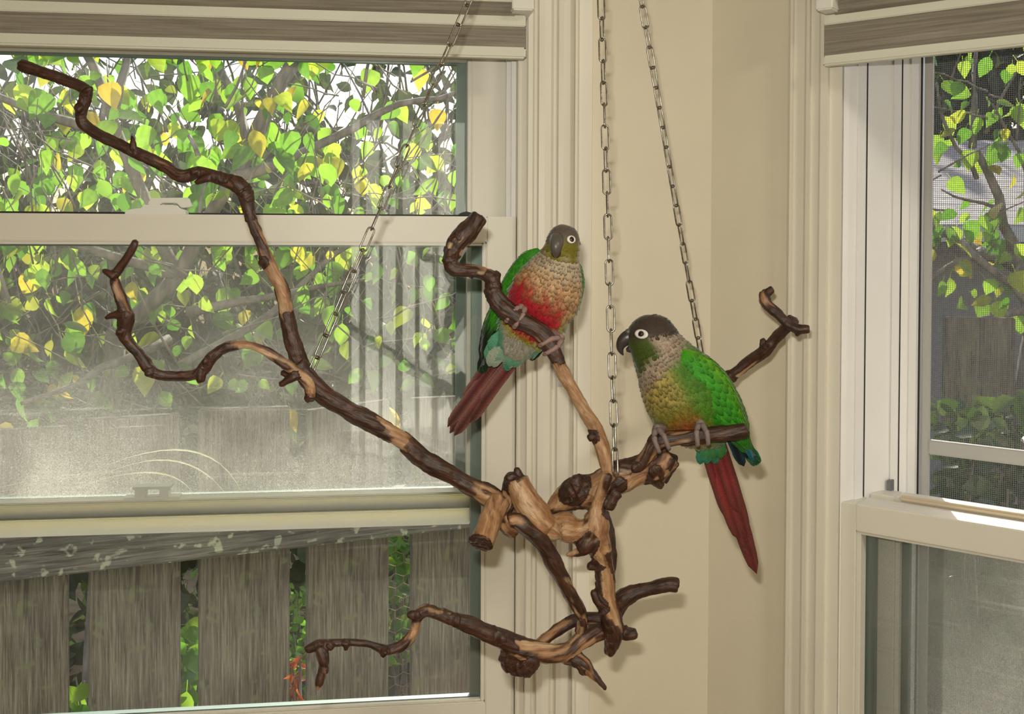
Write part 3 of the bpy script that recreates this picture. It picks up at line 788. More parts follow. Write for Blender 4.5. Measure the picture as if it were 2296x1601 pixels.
# long grass blades arching in the sun between house and fence
ge = empty('grass_tuft', (P(-420, 1900, 1.6).x, P(-420, 1900, 1.6).y, GROUND), label='tuft of long arching pale grass blades in front of the fence', cat='grass')
gm = leaf_material('grass_blade', [(.5, .5, .3), (.6, .6, .4)], [(.8, .85, .5), (.9, .9, .6)], .15, tw=.4)
for (x0, y0, x1, y1, x2, y2) in ((200, 1060, 420, 1010, 545, 1110), (240, 1060, 400, 1035, 515, 1120), (180, 1090, 350, 1060, 440, 1118)):
    d = 1.62
    root = P(-420, 1900, 1.6) + Vector((random.uniform(-.05, .05), random.uniform(-.03, .03), 0))
    a, b, c = P(x0, y0, d), P(x1, y1, d), P(x2, y2, d - .05)
    V, Fc = [], []
    pts = []
    for i in range(9): t = i / 8; pts.append(root.lerp(a, t) + Vector((-.10 * math.sin(PI * t), 0, .16 * math.sin(PI * t))))
    for i in range(1, 13):
        t = i / 12; pts.append(a * (1 - t) ** 2 + (b * 2 - (a + c) * .5) * 2 * t * (1 - t) + c * t * t)
    for i, p in enumerate(pts):
        wd = .0020 * (1 - (i / (len(pts) - 1)) ** 3) * sstep0(.45, .8, i / (len(pts) - 1)) + .00025
        V += [p + Vector((0, .3 * wd, wd)), p + Vector((0, -wd, 0)), p + Vector((0, .3 * wd, -wd))]
    for i in range(len(pts) - 1):
        k = i * 3; Fc += [(k, k + 1, k + 4, k + 3), (k + 1, k + 2, k + 5, k + 4)]
    from_data('grass_blade', V, Fc, gm, ge, smooth=True)

# ---------------------------------------------------------------- view through the screened window
rnd = random.Random(77)
tr_ = empty('fruit_tree', P(2330, 900, 2.75).xy.to_3d() + Vector((0, 0, GROUND)), label='gnarled grey-branched tree with sparse green and yellow leaves outside the screened window', cat='tree')
rb = Vector(WL[tr_.name])
segs = [(rb, P(2330, 640, 2.7), .05, .035, .05), (P(2330, 640, 2.7), P(2120, 520, 2.45), .022, .014, .08), (P(2120, 520, 2.45), P(2010, 545, 2.4), .013, .007, .05),
        (P(2300, 600, 2.66), P(2180, 330, 2.6), .017, .010, .07), (P(2180, 330, 2.6), P(2200, 60, 2.7), .010, .004, .08), (P(2150, 540, 2.45), P(2330, 700, 2.5), .012, .006, .07),
        (P(2200, 560, 2.5), P(2080, 620, 2.4), .009, .004, .08), (P(2190, 400, 2.6), P(2090, 200, 2.5), .007, .003, .08), (P(2330, 640, 2.7), P(2420, 200, 2.7), .016, .006, .07),
        (P(2350, 520, 2.7), P(2240, 250, 2.6), .009, .003, .07), (P(2330, 690, 2.5), P(2120, 735, 2.36), .012, .006, .06), (P(2210, 300, 2.6), P(2290, 140, 2.6), .005, .002, .08),
        (P(2100, 530, 2.45), P(2060, 350, 2.5), .006, .002, .08), (P(2250, 470, 2.6), P(2110, 430, 2.5), .006, .002, .1), (P(2300, 560, 2.6), P(2200, 680, 2.5), .006, .002, .08)]
for i in range(14):
    x, y = rnd.uniform(2080, 2330), rnd.uniform(150, 660); a = rnd.uniform(0, 2 * PI); ln = rnd.uniform(60, 150)
    segs.append((P(x, y, 2.55), P(x + ln * math.cos(a), y - ln * math.sin(a), 2.5), .003, .0013, .08))
smp = branches(tr_, segs, rnd)
spots = []
tries = 0
while len(spots) < 150 and tries < 9000:
    tries += 1
    p = rnd.choice(smp); q = p + Vector((rnd.gauss(0, .05), rnd.gauss(-.03, .05), rnd.gauss(-.03, .05)))
    d = q - CAM; u = CXP + F_PX * d.x / d.y; vrow = 543 - F_PX * d.z / d.y
    if not (2000 < u < 2420 and 90 < vrow < 760): continue
    spots.append(q)
put_leaves(tr_, spots, rnd, (0, 1, 2, 3), (.03, .058))
shrub('glossy_shrub', 'dark glossy-leaved shrub glinting in the sun below the screened window', 2220, 890, 1500, 95, 1.92, 560, (2, 3), M['leaf_dark'], (.03, .055), 31)
shrub('glossy_shrub', 'dark shrub with glossy leaves standing against the pickets outside the screened window', 2860, 960, 1600, 60, 1.95, 420, (2, 3), M['leaf_dark'], (.03, .055), 32)

# neighbour's house: low roof and eave beyond the tree
M['shingle'] = m_fence('roof_shingle', [(.36, .32, .34), (.42, .38, .40), (.48, .44, .46)], (.40, .37, .38), 'X')
hs = empty('neighbour_house', (P(2500, 543, 7.0).x, 7.0, GROUND - .3), label='low house with pale mauve-grey roof beyond the garden', cat='house')
def quad_slab(name, a, b, c, d, th, m_, parent):
    bm = bmesh.new(); nn = (b - a).cross(d - a).normalized() * th
    hexa(bm, [a, b, c, d, a + nn, b + nn, c + nn, d + nn]); return from_bm(name, bm, m_, parent)
eL, eR = P(1750, 508, 6.0), P(3300, 508, 6.0); rL, rR = P(1850, 318, 8.2), P(3200, 318, 8.2)
eL.z = eR.z = P(2150, 508, 6.0).z; rL.z = rR.z = P(2150, 318, 8.2).z
rows = 16
for i in range(rows):
    t0, t1 = i / rows, (i + 1.25) / rows
    a, b = eL.lerp(rL, t0), eR.lerp(rR, t0); c, d = eR.lerp(rR, min(1, t1)), eL.lerp(rL, min(1, t1))
    lift = Vector((0, 0, .0012))
    quad_slab('shingle_row', a + lift * 1.6, b + lift * 1.6, c, d, .012, M['shingle'], hs)
bm = bmesh.new()
g = .09
hexa(bm, [eL + Vector((0, -.1, -g)), eR + Vector((0, -.1, -g)), eR + Vector((0, 0, -g)), eL + Vector((0, 0, -g)), eL + Vector((0, -.12, 0)), eR + Vector((0, -.12, 0)), eR, eL])
from_bm('gutter', bm, mat('gutter_white', (.8, .8, .78), .4), hs)
bm = bmesh.new(); q = Vector((0, .5, 0))
zb0 = GROUND - .3
A, B = eL + q, eR + q
hexa(bm, [Vector((A.x + .3, A.y, zb0)), Vector((B.x - .3, B.y, zb0)), Vector((B.x - .3, B.y + 3.5, zb0)), Vector((A.x + .3, A.y + 3.5, zb0)),
          Vector((A.x + .3, A.y, eL.z + .12)), Vector((B.x - .3, B.y, eL.z + .12)), Vector((B.x - .3, B.y + 3.5, eL.z + .12)), Vector((A.x + .3, A.y + 3.5, eL.z + .12))])
from_bm('house_wall', bm, mat('house_wall', (.30, .28, .26), .8), hs)
ft = empty('tree_row', (P(2400, 543, 12).x, 12, GROUND - .3), label='row of dark evergreen trees behind the neighbouring house', cat='trees')
sp = [P(rnd.uniform(1500, 3300), 420 - abs(rnd.gauss(0, 330)), rnd.uniform(11.2, 12.6)) for i in range(3800)]
leaf_stuff('leaves', sp, rnd, (2, 3, 4), M['leaf_far'], ft, (.22, .42), .6)
vv, ff = [], []
for x in (1700, 2100, 2500, 2900):
    a = P(x, 543, 12); t_, f_ = tube_data(wobble(Vector((a.x, a.y, GROUND - .3)), Vector((a.x, a.y, 3.4)), 6, .03, rnd), [.16, .15, .14, .12, .1, .07, .04], 8); b = len(vv)
    vv += t_; ff += [tuple(q + b for q in f) for f in f_]
from_data('trunks', vv, ff, M['bark'], ft, smooth=True)
# ================================================================ hanging grapewood perch
def catmull(pts, step):
    """pts: list of tuples (Vector, radius, bark) -> dense samples"""
    out = []
    n = len(pts)
    for i in range(n - 1):
        p0 = pts[max(0, i - 1)]; p1 = pts[i]; p2 = pts[i + 1]; p3 = pts[min(n - 1, i + 2)]
        k = max(2, int((p2[0] - p1[0]).length / step))
        for j in range(k):
            t = j / k; t2, t3 = t * t, t * t * t
            v = .5 * ((2 * p1[0]) + (p2[0] - p0[0]) * t + (2 * p0[0] - 5 * p1[0] + 4 * p2[0] - p3[0]) * t2 + (3 * p1[0] - p0[0] - 3 * p2[0] + p3[0]) * t3)
            out.append((v, p1[1] + (p2[1] - p1[1]) * t, p1[2] + (p2[2] - p1[2]) * t))
    out.append(pts[-1]); return out
def px_path(rows, z0, z1, bark):
    """rows: (px, py, radius px[, bark[, depth]]); depth runs from z0 to z1 along the path"""
    ln = [0]
    for a, b in zip(rows, rows[1:]): ln.append(ln[-1] + math.hypot(a[0] - b[0], a[1] - b[1]))
    res = []
    for i, r in enumerate(rows):
        d = r[4] if len(r) > 4 and r[4] is not None else z0 + (z1 - z0) * ln[i] / max(1, ln[-1])
        bk = r[3] if len(r) > 3 and r[3] is not None else bark
        res.append((P(r[0], r[1], d), plen(r[2], d), bk))
    return res
def wood(name, paths, parent, voxel=.0011, label=None, k=12, seed=0.0):
    """tubes fused into one gnarled piece of wood"""
    V, Fc, smp, arc, frm = [], [], [], [], []
    for path in paths:
        sm = catmull(path, .005)
        rad = [r * (1 + .20 * noise.noise(p * 42 + Vector((seed, 0, 0))) + .10 * noise.noise(p * 120)) for (p, r, b) in sm]
        pts = [s[0] + noise.noise_vector(s[0] * 60 + Vector((0, seed, 0))) * s[1] * .16 for s in sm]
        vv, ff = tube_data(pts, rad, k); b0 = len(V)
        V += vv; Fc += [tuple(q + b0 for q in f) for f in ff]
        run = 0.0
        for i, s in enumerate(sm):
            t = (sm[min(i + 1, len(sm) - 1)][0] - sm[max(0, i - 1)][0]).normalized()
            if i: run += (s[0] - sm[i - 1][0]).length
            x = t.cross(Vector((.13, .31, .94))).normalized(); arc.append(run); frm.append((t, x, t.cross(x)))
        smp += sm
    me = bpy.data.meshes.new(name); me.from_pydata(V, [], Fc); me.update()
    o = bpy.data.objects.new('tmp', me); COL.objects.link(o)
    md = o.modifiers.new('r', 'REMESH'); md.mode = 'VOXEL'; md.voxel_size = voxel; md.adaptivity = 0
    sm_ = o.modifiers.new('s', 'SMOOTH'); sm_.factor = .5; sm_.iterations = 3
    dg = bpy.context.evaluated_depsgraph_get()
    me2 = bpy.data.meshes.new_from_object(o.evaluated_get(dg))
    bpy.data.objects.remove(o); bpy.data.meshes.remove(me)
    me2.name = name
    kd = kdtree.KDTree(len(smp))
    for i, s in enumerate(smp): kd.insert(s[0], i)
    kd.balance()
    vals, gr = [], []
    nrm = [v.normal.copy() for v in me2.vertices]
    off = Vector((seed * 3.1, 2, 0))
    for v, nn in zip(me2.vertices, nrm):
        p = v.co.copy(); _, i, _ = kd.find(p); s = smp[i]; t, x, y = frm[i]; d = p - s[0]
        a = arc[i] + d.dot(t); tw = a * 16                     # the grain winds slowly round the branch
        lx, ly = d.dot(x), d.dot(y)
        rx, ry = lx * math.cos(tw) - ly * math.sin(tw), lx * math.sin(tw) + ly * math.cos(tw)
        g = Vector((a, rx, ry)); gr += [a, rx, ry]
        # stripped patches where the bark has come off, drawn out along the grain
        q = noise.noise(Vector((a * 26, rx * 130, ry * 130)) + off) + .6 * noise.noise(Vector((a * 70, rx * 300, ry * 300)) + off)
        val = s[2] + q * .42
        vals.append(val)
        edge = max(0.0, min(1.0, (val - .47) * 7 + .5))
        ridge = noise.noise(Vector((a * 45, rx * 420, ry * 420)) + off)
        v.co = p + nn * (edge * .0008 + ridge * .0006 * (.35 + edge) + noise.noise(p * 240) * .0004)
    ca = me2.attributes.new('bark', 'FLOAT', 'POINT'); ca.data.foreach_set('value', vals)
    ga = me2.attributes.new('grain', 'FLOAT_VECTOR', 'POINT'); ga.data.foreach_set('vector', gr)
    return finish(name, me2, M['wood'], parent, smooth=True, label=label)
def m_wood():
    m = mat('grapewood', (.2, .1, .05), .45)
    at = N(m, 'ShaderNodeAttribute'); at.attribute_name = 'bark'
    ga = N(m, 'ShaderNodeAttribute'); ga.attribute_name = 'grain'
    mp = N(m, 'ShaderNodeMapping'); mp.inputs['Scale'].default_value = (60, 420, 420); L(m, ga.outputs['Vector'], mp.inputs[0])
    n1 = noise_tex(m, mp.outputs[0], 1.0, 5, .65, .4)
    mp2 = N(m, 'ShaderNodeMapping'); mp2.inputs['Scale'].default_value = (26, 120, 120); L(m, ga.outputs['Vector'], mp2.inputs[0])
    n2 = noise_tex(m, mp2.outputs[0], 1.0, 4, .6, .6)
    ad = N(m, 'ShaderNodeMath', operation='MULTIPLY_ADD'); L(m, n1, ad.inputs[0]); ad.inputs[1].default_value = .36; L(m, at.outputs['Fac'], ad.inputs[2])
    fac = ramp(m, ad.outputs[0], [(.52, (0,) * 3), (.66, (1,) * 3)])
    bark = ramp(m, n1, [(.30, (.010, .004, .002)), (.5, (.042, .015, .007)), (.64, (.080, .028, .012)), (.80, (.15, .060, .026))])
    pale = ramp(m, n2, [(.22, (.12, .048, .020)), (.42, (.30, .150, .065)), (.58, (.47, .29, .155)), (.78, (.63, .49, .33))])
    pm = N(m, 'ShaderNodeMix', data_type='RGBA', blend_type='MULTIPLY'); pm.inputs[0].default_value = 1
    st = ramp(m, n1, [(.35, (.72, .66, .6)), (.6, (1.05, 1.05, 1.05))]); L(m, pale.outputs[0], pm.inputs[6]); L(m, st.outputs[0], pm.inputs[7])
    mx = N(m, 'ShaderNodeMix', data_type='RGBA'); L(m, fac.outputs[0], mx.inputs[0]); L(m, pm.outputs[2], mx.inputs[6]); L(m, bark.outputs[0], mx.inputs[7])
    L(m, mx.outputs[2], bsdf(m).inputs['Base Color'])
    bump(m, n1, .5, .002)
    return m
M['wood'] = m_wood()
HOOK = P(1328, -650, .90)
pe = empty('hanging_perch', P(1360, 1545, .84), label='gnarled brown grapewood parrot perch hung from three chains', cat='perch')
# depths: the crown of the wood hangs about 0.3 m in front of the corner
up_left = px_path([(690, 852, 18), (672, 815, 18), (658, 775, 17), (648, 730, 16), (640, 690, 15, .35), (632, 650, 15, .4), (615, 618, 15, .3), (600, 585, 16, .4), (585, 545, 14, .35), (568, 505, 13, .4), (556, 465, 14), (551, 437, 16), (536, 416, 16), (505, 405, 13), (470, 392, 13),
    (440, 387, 13), (416, 395, 13), (394, 391, 13), (375, 376, 13), (345, 361, 12), (310, 345, 11), (270, 326, 11), (225, 304, 11), (190, 282, 13), (182, 262, 12), (184, 244, 11), (190, 225, 11), (193, 207, 14), (182, 194, 12), (140, 177, 11), (90, 160, 11), (46, 145, 12)], .82, .80, .75)
nub = lambda rows, d, b=.8: px_path(rows, d, d, b)
wood('branch', [up_left, nub([(196, 205, 8), (207, 199, 4)], .80), nub([(184, 246, 8), (170, 238, 6)], .80), nub([(299, 337, 7), (298, 318, 5), (297, 305, 1.5)], .803),
     nub([(440, 388, 9), (432, 380, 6)], .806), nub([(475, 397, 8), (455, 402, 7), (438, 410, 3)], .806), nub([(540, 416, 9), (533, 406, 6)], .81), nub([(590, 588, 8), (584, 594, 5)], .812), nub([(556, 440, 8), (566, 437, 5)], .81), nub([(500, 400, 6), (496, 391, 4)], .808)], pe, seed=1)
curl = px_path([(305, 541, 7), (299, 556, 9), (288, 577, 9), (262, 611, 10), (257, 628, 10), (265, 652, 10), (275, 682, 11), (282, 706, 15), (280, 730, 13), (279, 749, 13), (290, 770, 11), (308, 790, 10), (325, 815, 10), (339, 833, 12), (358, 841, 10), (397, 843, 9.5), (436, 840, 10), (455, 829, 12), (466, 812, 12), (482, 794, 10.5), (510, 778, 10),
    (546, 772, 10, .5), (580, 780, 10, .45), (612, 797, 10, .4), (646, 821, 12, .5), (672, 838, 13, .5), (690, 855, 13, .5), (698, 875, 12, .5), (695, 894, 11)], .76, .79, .62)
wood('branch', [curl, nub([(258, 620, 8), (246, 614, 6), (233, 606, 4)], .76), nub([(270, 705, 9), (255, 706, 6), (237, 714, 2)], .765), nub([(270, 742, 9), (267, 750, 7)], .765), nub([(333, 836, 8), (330, 842, 6)], .77), nub([(452, 838, 9), (450, 857, 6)], .775),
     nub([(463, 812, 8), (460, 805, 6)], .775), nub([(662, 842, 10), (645, 853, 7), (629, 863, 6)], .785), nub([(662, 842, 9), (646, 840, 7), (632, 835, 4)], .79), nub([(696, 890, 10), (687, 896, 7)], .79)], pe, seed=5)
main = px_path([(668, 815, 17, .8), (690, 850, 20, .85), (705, 868, 21), (745, 897, 21), (790, 925, 20), (840, 953, 19, .6), (890, 980, 18, .25), (915, 998, 20, .5), (940, 1022, 22), (975, 1046, 20), (1020, 1070, 19, .7), (1060, 1094, 20, .55), (1095, 1113, 25, .4), (1125, 1130, 30, .25)], .815, .835, .9)
wood('branch', [main], pe, seed=9)
# the knotted heart of the perch
stub = px_path([(1122, 1120, 26, .3), (1105, 1150, 27, .2), (1092, 1190, 27, .15), (1082, 1214, 29, .2), (1080, 1220, 29, .9, .80)], .83, .80, .15)
dark = px_path([(1160, 1066, 20, .9), (1157, 1078, 25, .95), (1150, 1100, 24, .9), (1140, 1135, 26, .5), (1140, 1170, 28, .35), (1160, 1190, 22, .4)], .835, .84, .8)
twist = px_path([(1160, 1075, 24, .5), (1168, 1096, 26, .1), (1180, 1125, 31, .15), (1200, 1152, 33, .2), (1216, 1175, 32, .2), (1232, 1190, 26, .15)], .825, .82, .1)
ball = px_path([(1190, 1182, 26, .2), (1222, 1192, 26, .2), (1245, 1182, 27, .3), (1262, 1182, 35, .15), (1285, 1190, 30, .15), (1310, 1192, 28, .15), (1336, 1186, 32, .2)], .825, .825, .15)
arm = px_path([(1230, 1146, 10, .25), (1252, 1128, 22, .3), (1283, 1110, 32, .45), (1334, 1096, 36, .4), (1384, 1071, 37, .25), (1432, 1054, 34, .3), (1473, 1040, 36, .4), (1502, 1020, 28, .5)], .845, .84, .35)
vert = px_path([(1362, 1062, 13, .2), (1349, 1100, 13, .2), (1340, 1130, 16, .2), (1338, 1172, 30, .2), (1341, 1205, 30, .25), (1350, 1245, 21, .6), (1355, 1275, 19, .55), (1357, 1305, 20, .35), (1359, 1335, 20, .3), (1367, 1369, 22, .45), (1375, 1405, 23, .6), (1373, 1444, 16, .75), (1363, 1468, 7, .7)], .82, .83, .4)
heart = [stub, dark, twist, ball, arm, vert,
    nub([(1150, 1078, 12), (1141, 1066, 9)], .83, .9), nub([(1162, 1070, 10), (1160, 1056, 6), (1157, 1050, 3)], .835, .95), nub([(1288, 1098, 18), (1293, 1073, 12), (1292, 1066, 9)], .835, 1.0), nub([(1275, 1106, 20), (1285, 1100, 22)], .832, 1.0),
    nub([(1385, 1102, 14), (1372, 1116, 14), (1362, 1140, 14)], .82, .9), nub([(1352, 1150, 14), (1364, 1190, 12), (1369, 1240, 12), (1366, 1290, 10)], .832, 1.0),
    nub([(1322, 1212, 18, .4), (1308, 1228, 17, .7), (1294, 1238, 10, .3), (1268, 1245, 4, .2)], .82), nub([(1350, 1265, 12), (1330, 1268, 8), (1318, 1271, 5)], .825, .95), nub([(1350, 1355, 12), (1337, 1342, 8), (1330, 1324, 5)], .825, .95),
    nub([(1470, 1060, 24, .6), (1478, 1082, 14, .5), (1486, 1086, 9, .5)], .838, .6), nub([(1505, 1020, 14), (1500, 1050, 12), (1484, 1078, 10)], .845, .95), nub([(1425, 1038, 14), (1410, 1040, 10), (1395, 1036, 8)], .84, .5),
    nub([(1392, 1415, 15), (1404, 1422, 13), (1426, 1420, 11)], .84, .95), nub([(1316, 1165, 12), (1330, 1150, 14)], .825, .3)]
wood('trunk', heart, pe, voxel=.0012, seed=13)
seat = px_path([(1424, 1047, 12, .9), (1436, 1038, 15, .55), (1455, 1012, 17, .55), (1468, 992, 18, .6), (1500, 984, 16, .6), (1540, 980, 15.5, .6), (1600, 975, 16, .6), (1650, 968, 16, .65), (1674, 965, 15.5, .7)], .825, .815, .6)
wood('branch', [seat, nub([(1466, 986, 12), (1458, 978, 8)], .822), nub([(1426, 1050, 9), (1418, 1046, 7)], .82, 1)], pe, seed=17)
up_mid = px_path([(1363, 1066, 13, .1), (1357, 1030, 15, .05), (1348, 993, 17, .05), (1334, 954, 17, .1), (1307, 915, 16, .05), (1281, 868, 14, .05), (1258, 824, 16, .15), (1250, 806, 17, .8), (1236, 780, 18, .75), (1217, 749, 18, .55), (1184, 727, 19, .6), (1150, 706, 19, .7), (1122, 680, 20, .8), (1104, 652, 20, .7), (1106, 628, 16, .75), (1080, 610, 14, .5), (1050, 606, 14, .6), (1022, 602, 16, .75), (1008, 584, 17, .75), (1020, 556, 21, .35), (1034, 536, 23, .6), (1052, 517, 22, .75), (1066, 498, 18, .75), (1076, 484, 16, .7)], .835, .85, .7)
wood('branch', [up_mid, nub([(1330, 978, 9), (1319, 984, 7)], .835, .95), nub([(1112, 620, 10), (1117, 611, 6)], .85), nub([(1104, 672, 10), (1097, 678, 7)], .85), nub([(1060, 612, 8), (1055, 622, 5)], .85), nub([(1028, 535, 10), (1016, 530, 7)], .85)], pe, seed=23)
back = px_path([(1478, 1030, 18, .6, .86), (1492, 985, 15, .7, .885), (1520, 930, 13, .7, .92), (1560, 888, 13, .7, .97), (1598, 852, 14, .6, 1.01), (1620, 848, 13, .35), (1648, 837, 12, .4), (1683, 809, 11.5, .5), (1716, 784, 13, .6), (1738, 762, 11, .6), (1765, 733, 12, .7), (1780, 714, 12, .8)], .99, .965, .55)
twg = px_path([(1711, 655, 9), (1715, 673, 12), (1722, 684, 10), (1744, 703, 9), (1768, 727, 9), (1790, 738, 9), (1813, 738, 8)], .975, .955, .65)
for i in range(5, len(back)):
    pass
back = [(P(r[0], r[1], d), plen(r[2], d), r[3]) for r, d in zip([(1478, 1030, 18, .6), (1492, 985, 15, .7), (1520, 930, 13, .7), (1560, 888, 13, .7), (1598, 852, 14, .6), (1620, 848, 13, .35), (1648, 837, 12, .4), (1683, 809, 11.5, .5), (1716, 784, 13, .6), (1738, 762, 11, .6), (1765, 733, 12, .7), (1780, 714, 12, .8)],
    (.855, .88, .91, .96, 1.0, 1.005, 1.0, .995, .985, .98, .972, .968))]
wood('branch', [back, twg, nub([(1715, 660, 9), (1732, 648, 8)], .975), nub([(1712, 776, 9), (1709, 760, 5)], .985), nub([(1790, 742, 8), (1789, 752, 5)], .96), nub([(1640, 846, 8), (1647, 855, 5)], 1.0), nub([(1604, 850, 14), (1596, 826, 9)], 1.0, .8)], pe, seed=29)
low = px_path([(1140, 1166, 12, .5), (1158, 1165, 15, .6), (1178, 1180, 17, .7), (1203, 1203, 18, .75), (1222, 1228, 18, .75), (1238, 1258, 18, .75), (1254, 1284, 16, .65), (1272, 1316, 14, .6), (1294, 1358, 14, .55), (1306, 1392, 13, .6), (1300, 1420, 12, .5)], .81, .83, .65)
wood('branch', [low], pe, seed=31)
bot = px_path([(1366, 1410, 15, .5), (1335, 1418, 17, .45), (1300, 1440, 20, .35), (1262, 1462, 20, .4), (1209, 1462, 22, .35), (1165, 1452, 24, .4), (1123, 1432, 20, .9), (1091, 1419, 19, .95), (1052, 1401, 16, .95), (1013, 1388, 14, .9), (981, 1374, 13, .5), (952, 1368, 13, .6), (935, 1384, 13, .6), (928, 1418, 11.5, .45), (905, 1444, 10, .5), (878, 1456, 10.5, .55), (860, 1458, 10, .75), (832, 1445, 8, .85), (797, 1440, 8, .75), (746, 1442, 8, .9), (712, 1448, 10, .95), (686, 1458, 6, 1.0)], .835, .775, .6)
wood('branch', [bot, px_path([(1150, 1455, 26, .6), (1142, 1478, 26, .9), (1148, 1500, 16, 1.0)], .82, .82, .9), px_path([(1190, 1470, 22, .7), (1178, 1490, 22, .95), (1160, 1495, 18, 1.0)], .82, .82, .9), nub([(1180, 1495, 12), (1182, 1516, 8)], .82, 1), nub([(1150, 1502, 11), (1160, 1510, 7)], .82, 1),
    nub([(1118, 1424, 15), (1122, 1412, 12)], .812, .9), nub([(930, 1380, 9), (915, 1378, 6)], .795, .95), nub([(864, 1460, 8), (857, 1472, 5)], .785, .9), nub([(776, 1442, 7), (776, 1458, 3)], .78, .9), nub([(1020, 1392, 10), (1016, 1403, 5)], .805),
    px_path([(715, 1450, 11, .95), (723, 1472, 12, .85), (726, 1500, 10, .7), (716, 1532, 9, .7), (710, 1549, 3, .3)], .775, .77, .8), nub([(735, 1446, 7), (745, 1455, 4)], .776, .6),
    px_path([(1262, 1466, 19, .4), (1296, 1480, 16, .6), (1322, 1505, 12, .5), (1342, 1528, 7, .6), (1358, 1546, 3, .6)], .83, .82, .5), nub([(1306, 1502, 9), (1310, 1512, 5)], .825, .5)], pe, seed=37)
ring = px_path([(1200, 1446, 6, .8), (1222, 1432, 13, .35), (1266, 1402, 14, .3), (1307, 1388, 13, .5), (1352, 1386, 12, .55), (1375, 1390, 12, .6)], .85, .845, .35)
wood('branch', [ring], pe, seed=41)
hook_arm = px_path([(1374, 1376, 21, .5), (1388, 1352, 19, .6), (1417, 1330, 17, .9), (1460, 1318, 14, .75), (1500, 1311, 13.5, .85), (1519, 1313, 13.5, .7)], .835, .825, .85)
wood('branch', [hook_arm], pe, seed=43)

# ---------------------------------------------------------------- chains of long welded links
def m_chain():
    m = mat('chain_steel', (.42, .40, .36), .28, 1.0)
    v = coords(m); n = noise_tex(m, v, 300, 3)
    r = ramp(m, n, [(.3, (.20, .18, .145)), (.7, (.44, .42, .37))]); L(m, r.outputs[0], bsdf(m).inputs['Base Color']); return m
M['chain'] = m_chain()
PITCH_L, WIRE, LW = .0186, .00078, .0029
def link_mesh():
    half = PITCH_L / 2 + WIRE * .9        # half of the inner length plus wire
    pts = []
    st = half - LW + .0004
    for i in range(9): a = PI * i / 8; pts.append(Vector((LW * math.cos(a), 0, st + LW * math.sin(a))))
    for i in range(9): a = PI + PI * i / 8; pts.append(Vector((LW * math.cos(a), 0, -st + LW * math.sin(a))))
    k = 8; V, Fc = [], []
    n = len(pts)
    for i, p in enumerate(pts):
        t = (pts[(i + 1) % n] - pts[i - 1]).normalized(); x = Vector((0, 1, 0)); y = t.cross(x)
        for j in range(k):
            a = 2 * PI * j / k; V.append(p + (x * math.cos(a) + y * math.sin(a)) * WIRE)
    for i in range(n):
        for j in range(k):
            i2, j2 = (i + 1) % n, (j + 1) % k
            Fc.append((i * k + j, i * k + j2, i2 * k + j2, i2 * k + j))
    me = bpy.data.meshes.new('link'); me.from_pydata(V, [], Fc); me.materials.append(M['chain'])
    me.polygons.foreach_set('use_smooth', [True] * len(me.polygons)); me.update(); return me
LINK = link_mesh()
def chain(label, bottom, top, twist0, seed):
    rnd = random.Random(seed)
    e = empty('hanging_chain', bottom, label=label, cat='chain', group=None)
    d = (top - bottom); n = int(d.length / PITCH_L); t = d.normalized()
    view = Vector((0, 1, 0)); x = t.cross(view).normalized(); y = t.cross(x)
    for i in range(n):
        a = twist0 + (PI / 2 if i % 2 else 0) + rnd.gauss(0, .16) + .25 * math.sin(i * .35 + seed)
        X = x * math.cos(a) + y * math.sin(a); Y = t.cross(X)
        o = bpy.data.objects.new('link', LINK); COL.objects.link(o); o.parent = e
        o.matrix_parent_inverse = Matrix.Translation(-WL[e.name])
        mt = Matrix((X, Y, t)).transposed().to_4x4(); mt.translation = bottom + t * (PITCH_L * (i + .5))
        o.location = mt.translation; o.rotation_euler = mt.to_euler()
    return e
chain('steel link chain slanting up from the fork of the perch arm before the wide window', P(690, 850, .815), HOOK, .55, 1)
chain('steel link chain hanging nearly upright to the middle of the perch', P(1380, 1062, .80), HOOK, .15, 2)
chain('steel link chain rising behind the parrot with the dark head in profile', P(1580, 840, .995), HOOK, .45, 3)
hk = empty('ceiling_hook', HOOK, label='steel ceiling hook that carries the three chains', cat='hook')
pts = []
for i in range(13): a = -PI * .25 + i * PI * 1.25 / 12; pts.append(HOOK + Vector((.012 * math.cos(a) , 0, .010 - .012 * math.sin(a) )))
top_ = Vector((HOOK.x, HOOK.y, CEIL)); last = pts[-1]
pts2 = list(reversed(pts)) if False else pts
vv, ff = tube_data(pts2 + [HOOK + Vector((-.010, 0, .03)), HOOK + Vector((0, 0, .05)), top_], [.002] * (len(pts2) + 3), 8)
from_data('hook_rod', vv, ff, M['chain'], hk, smooth=True)
bm = bmesh.new(); bmesh.ops.create_cone(bm, cap_ends=True, segments=24, radius1=.012, radius2=.02, depth=.008, matrix=Matrix.Translation(top_ - Vector((0, 0, .004))))
from_bm('ceiling_plate', bm, M['plastic'], hk)
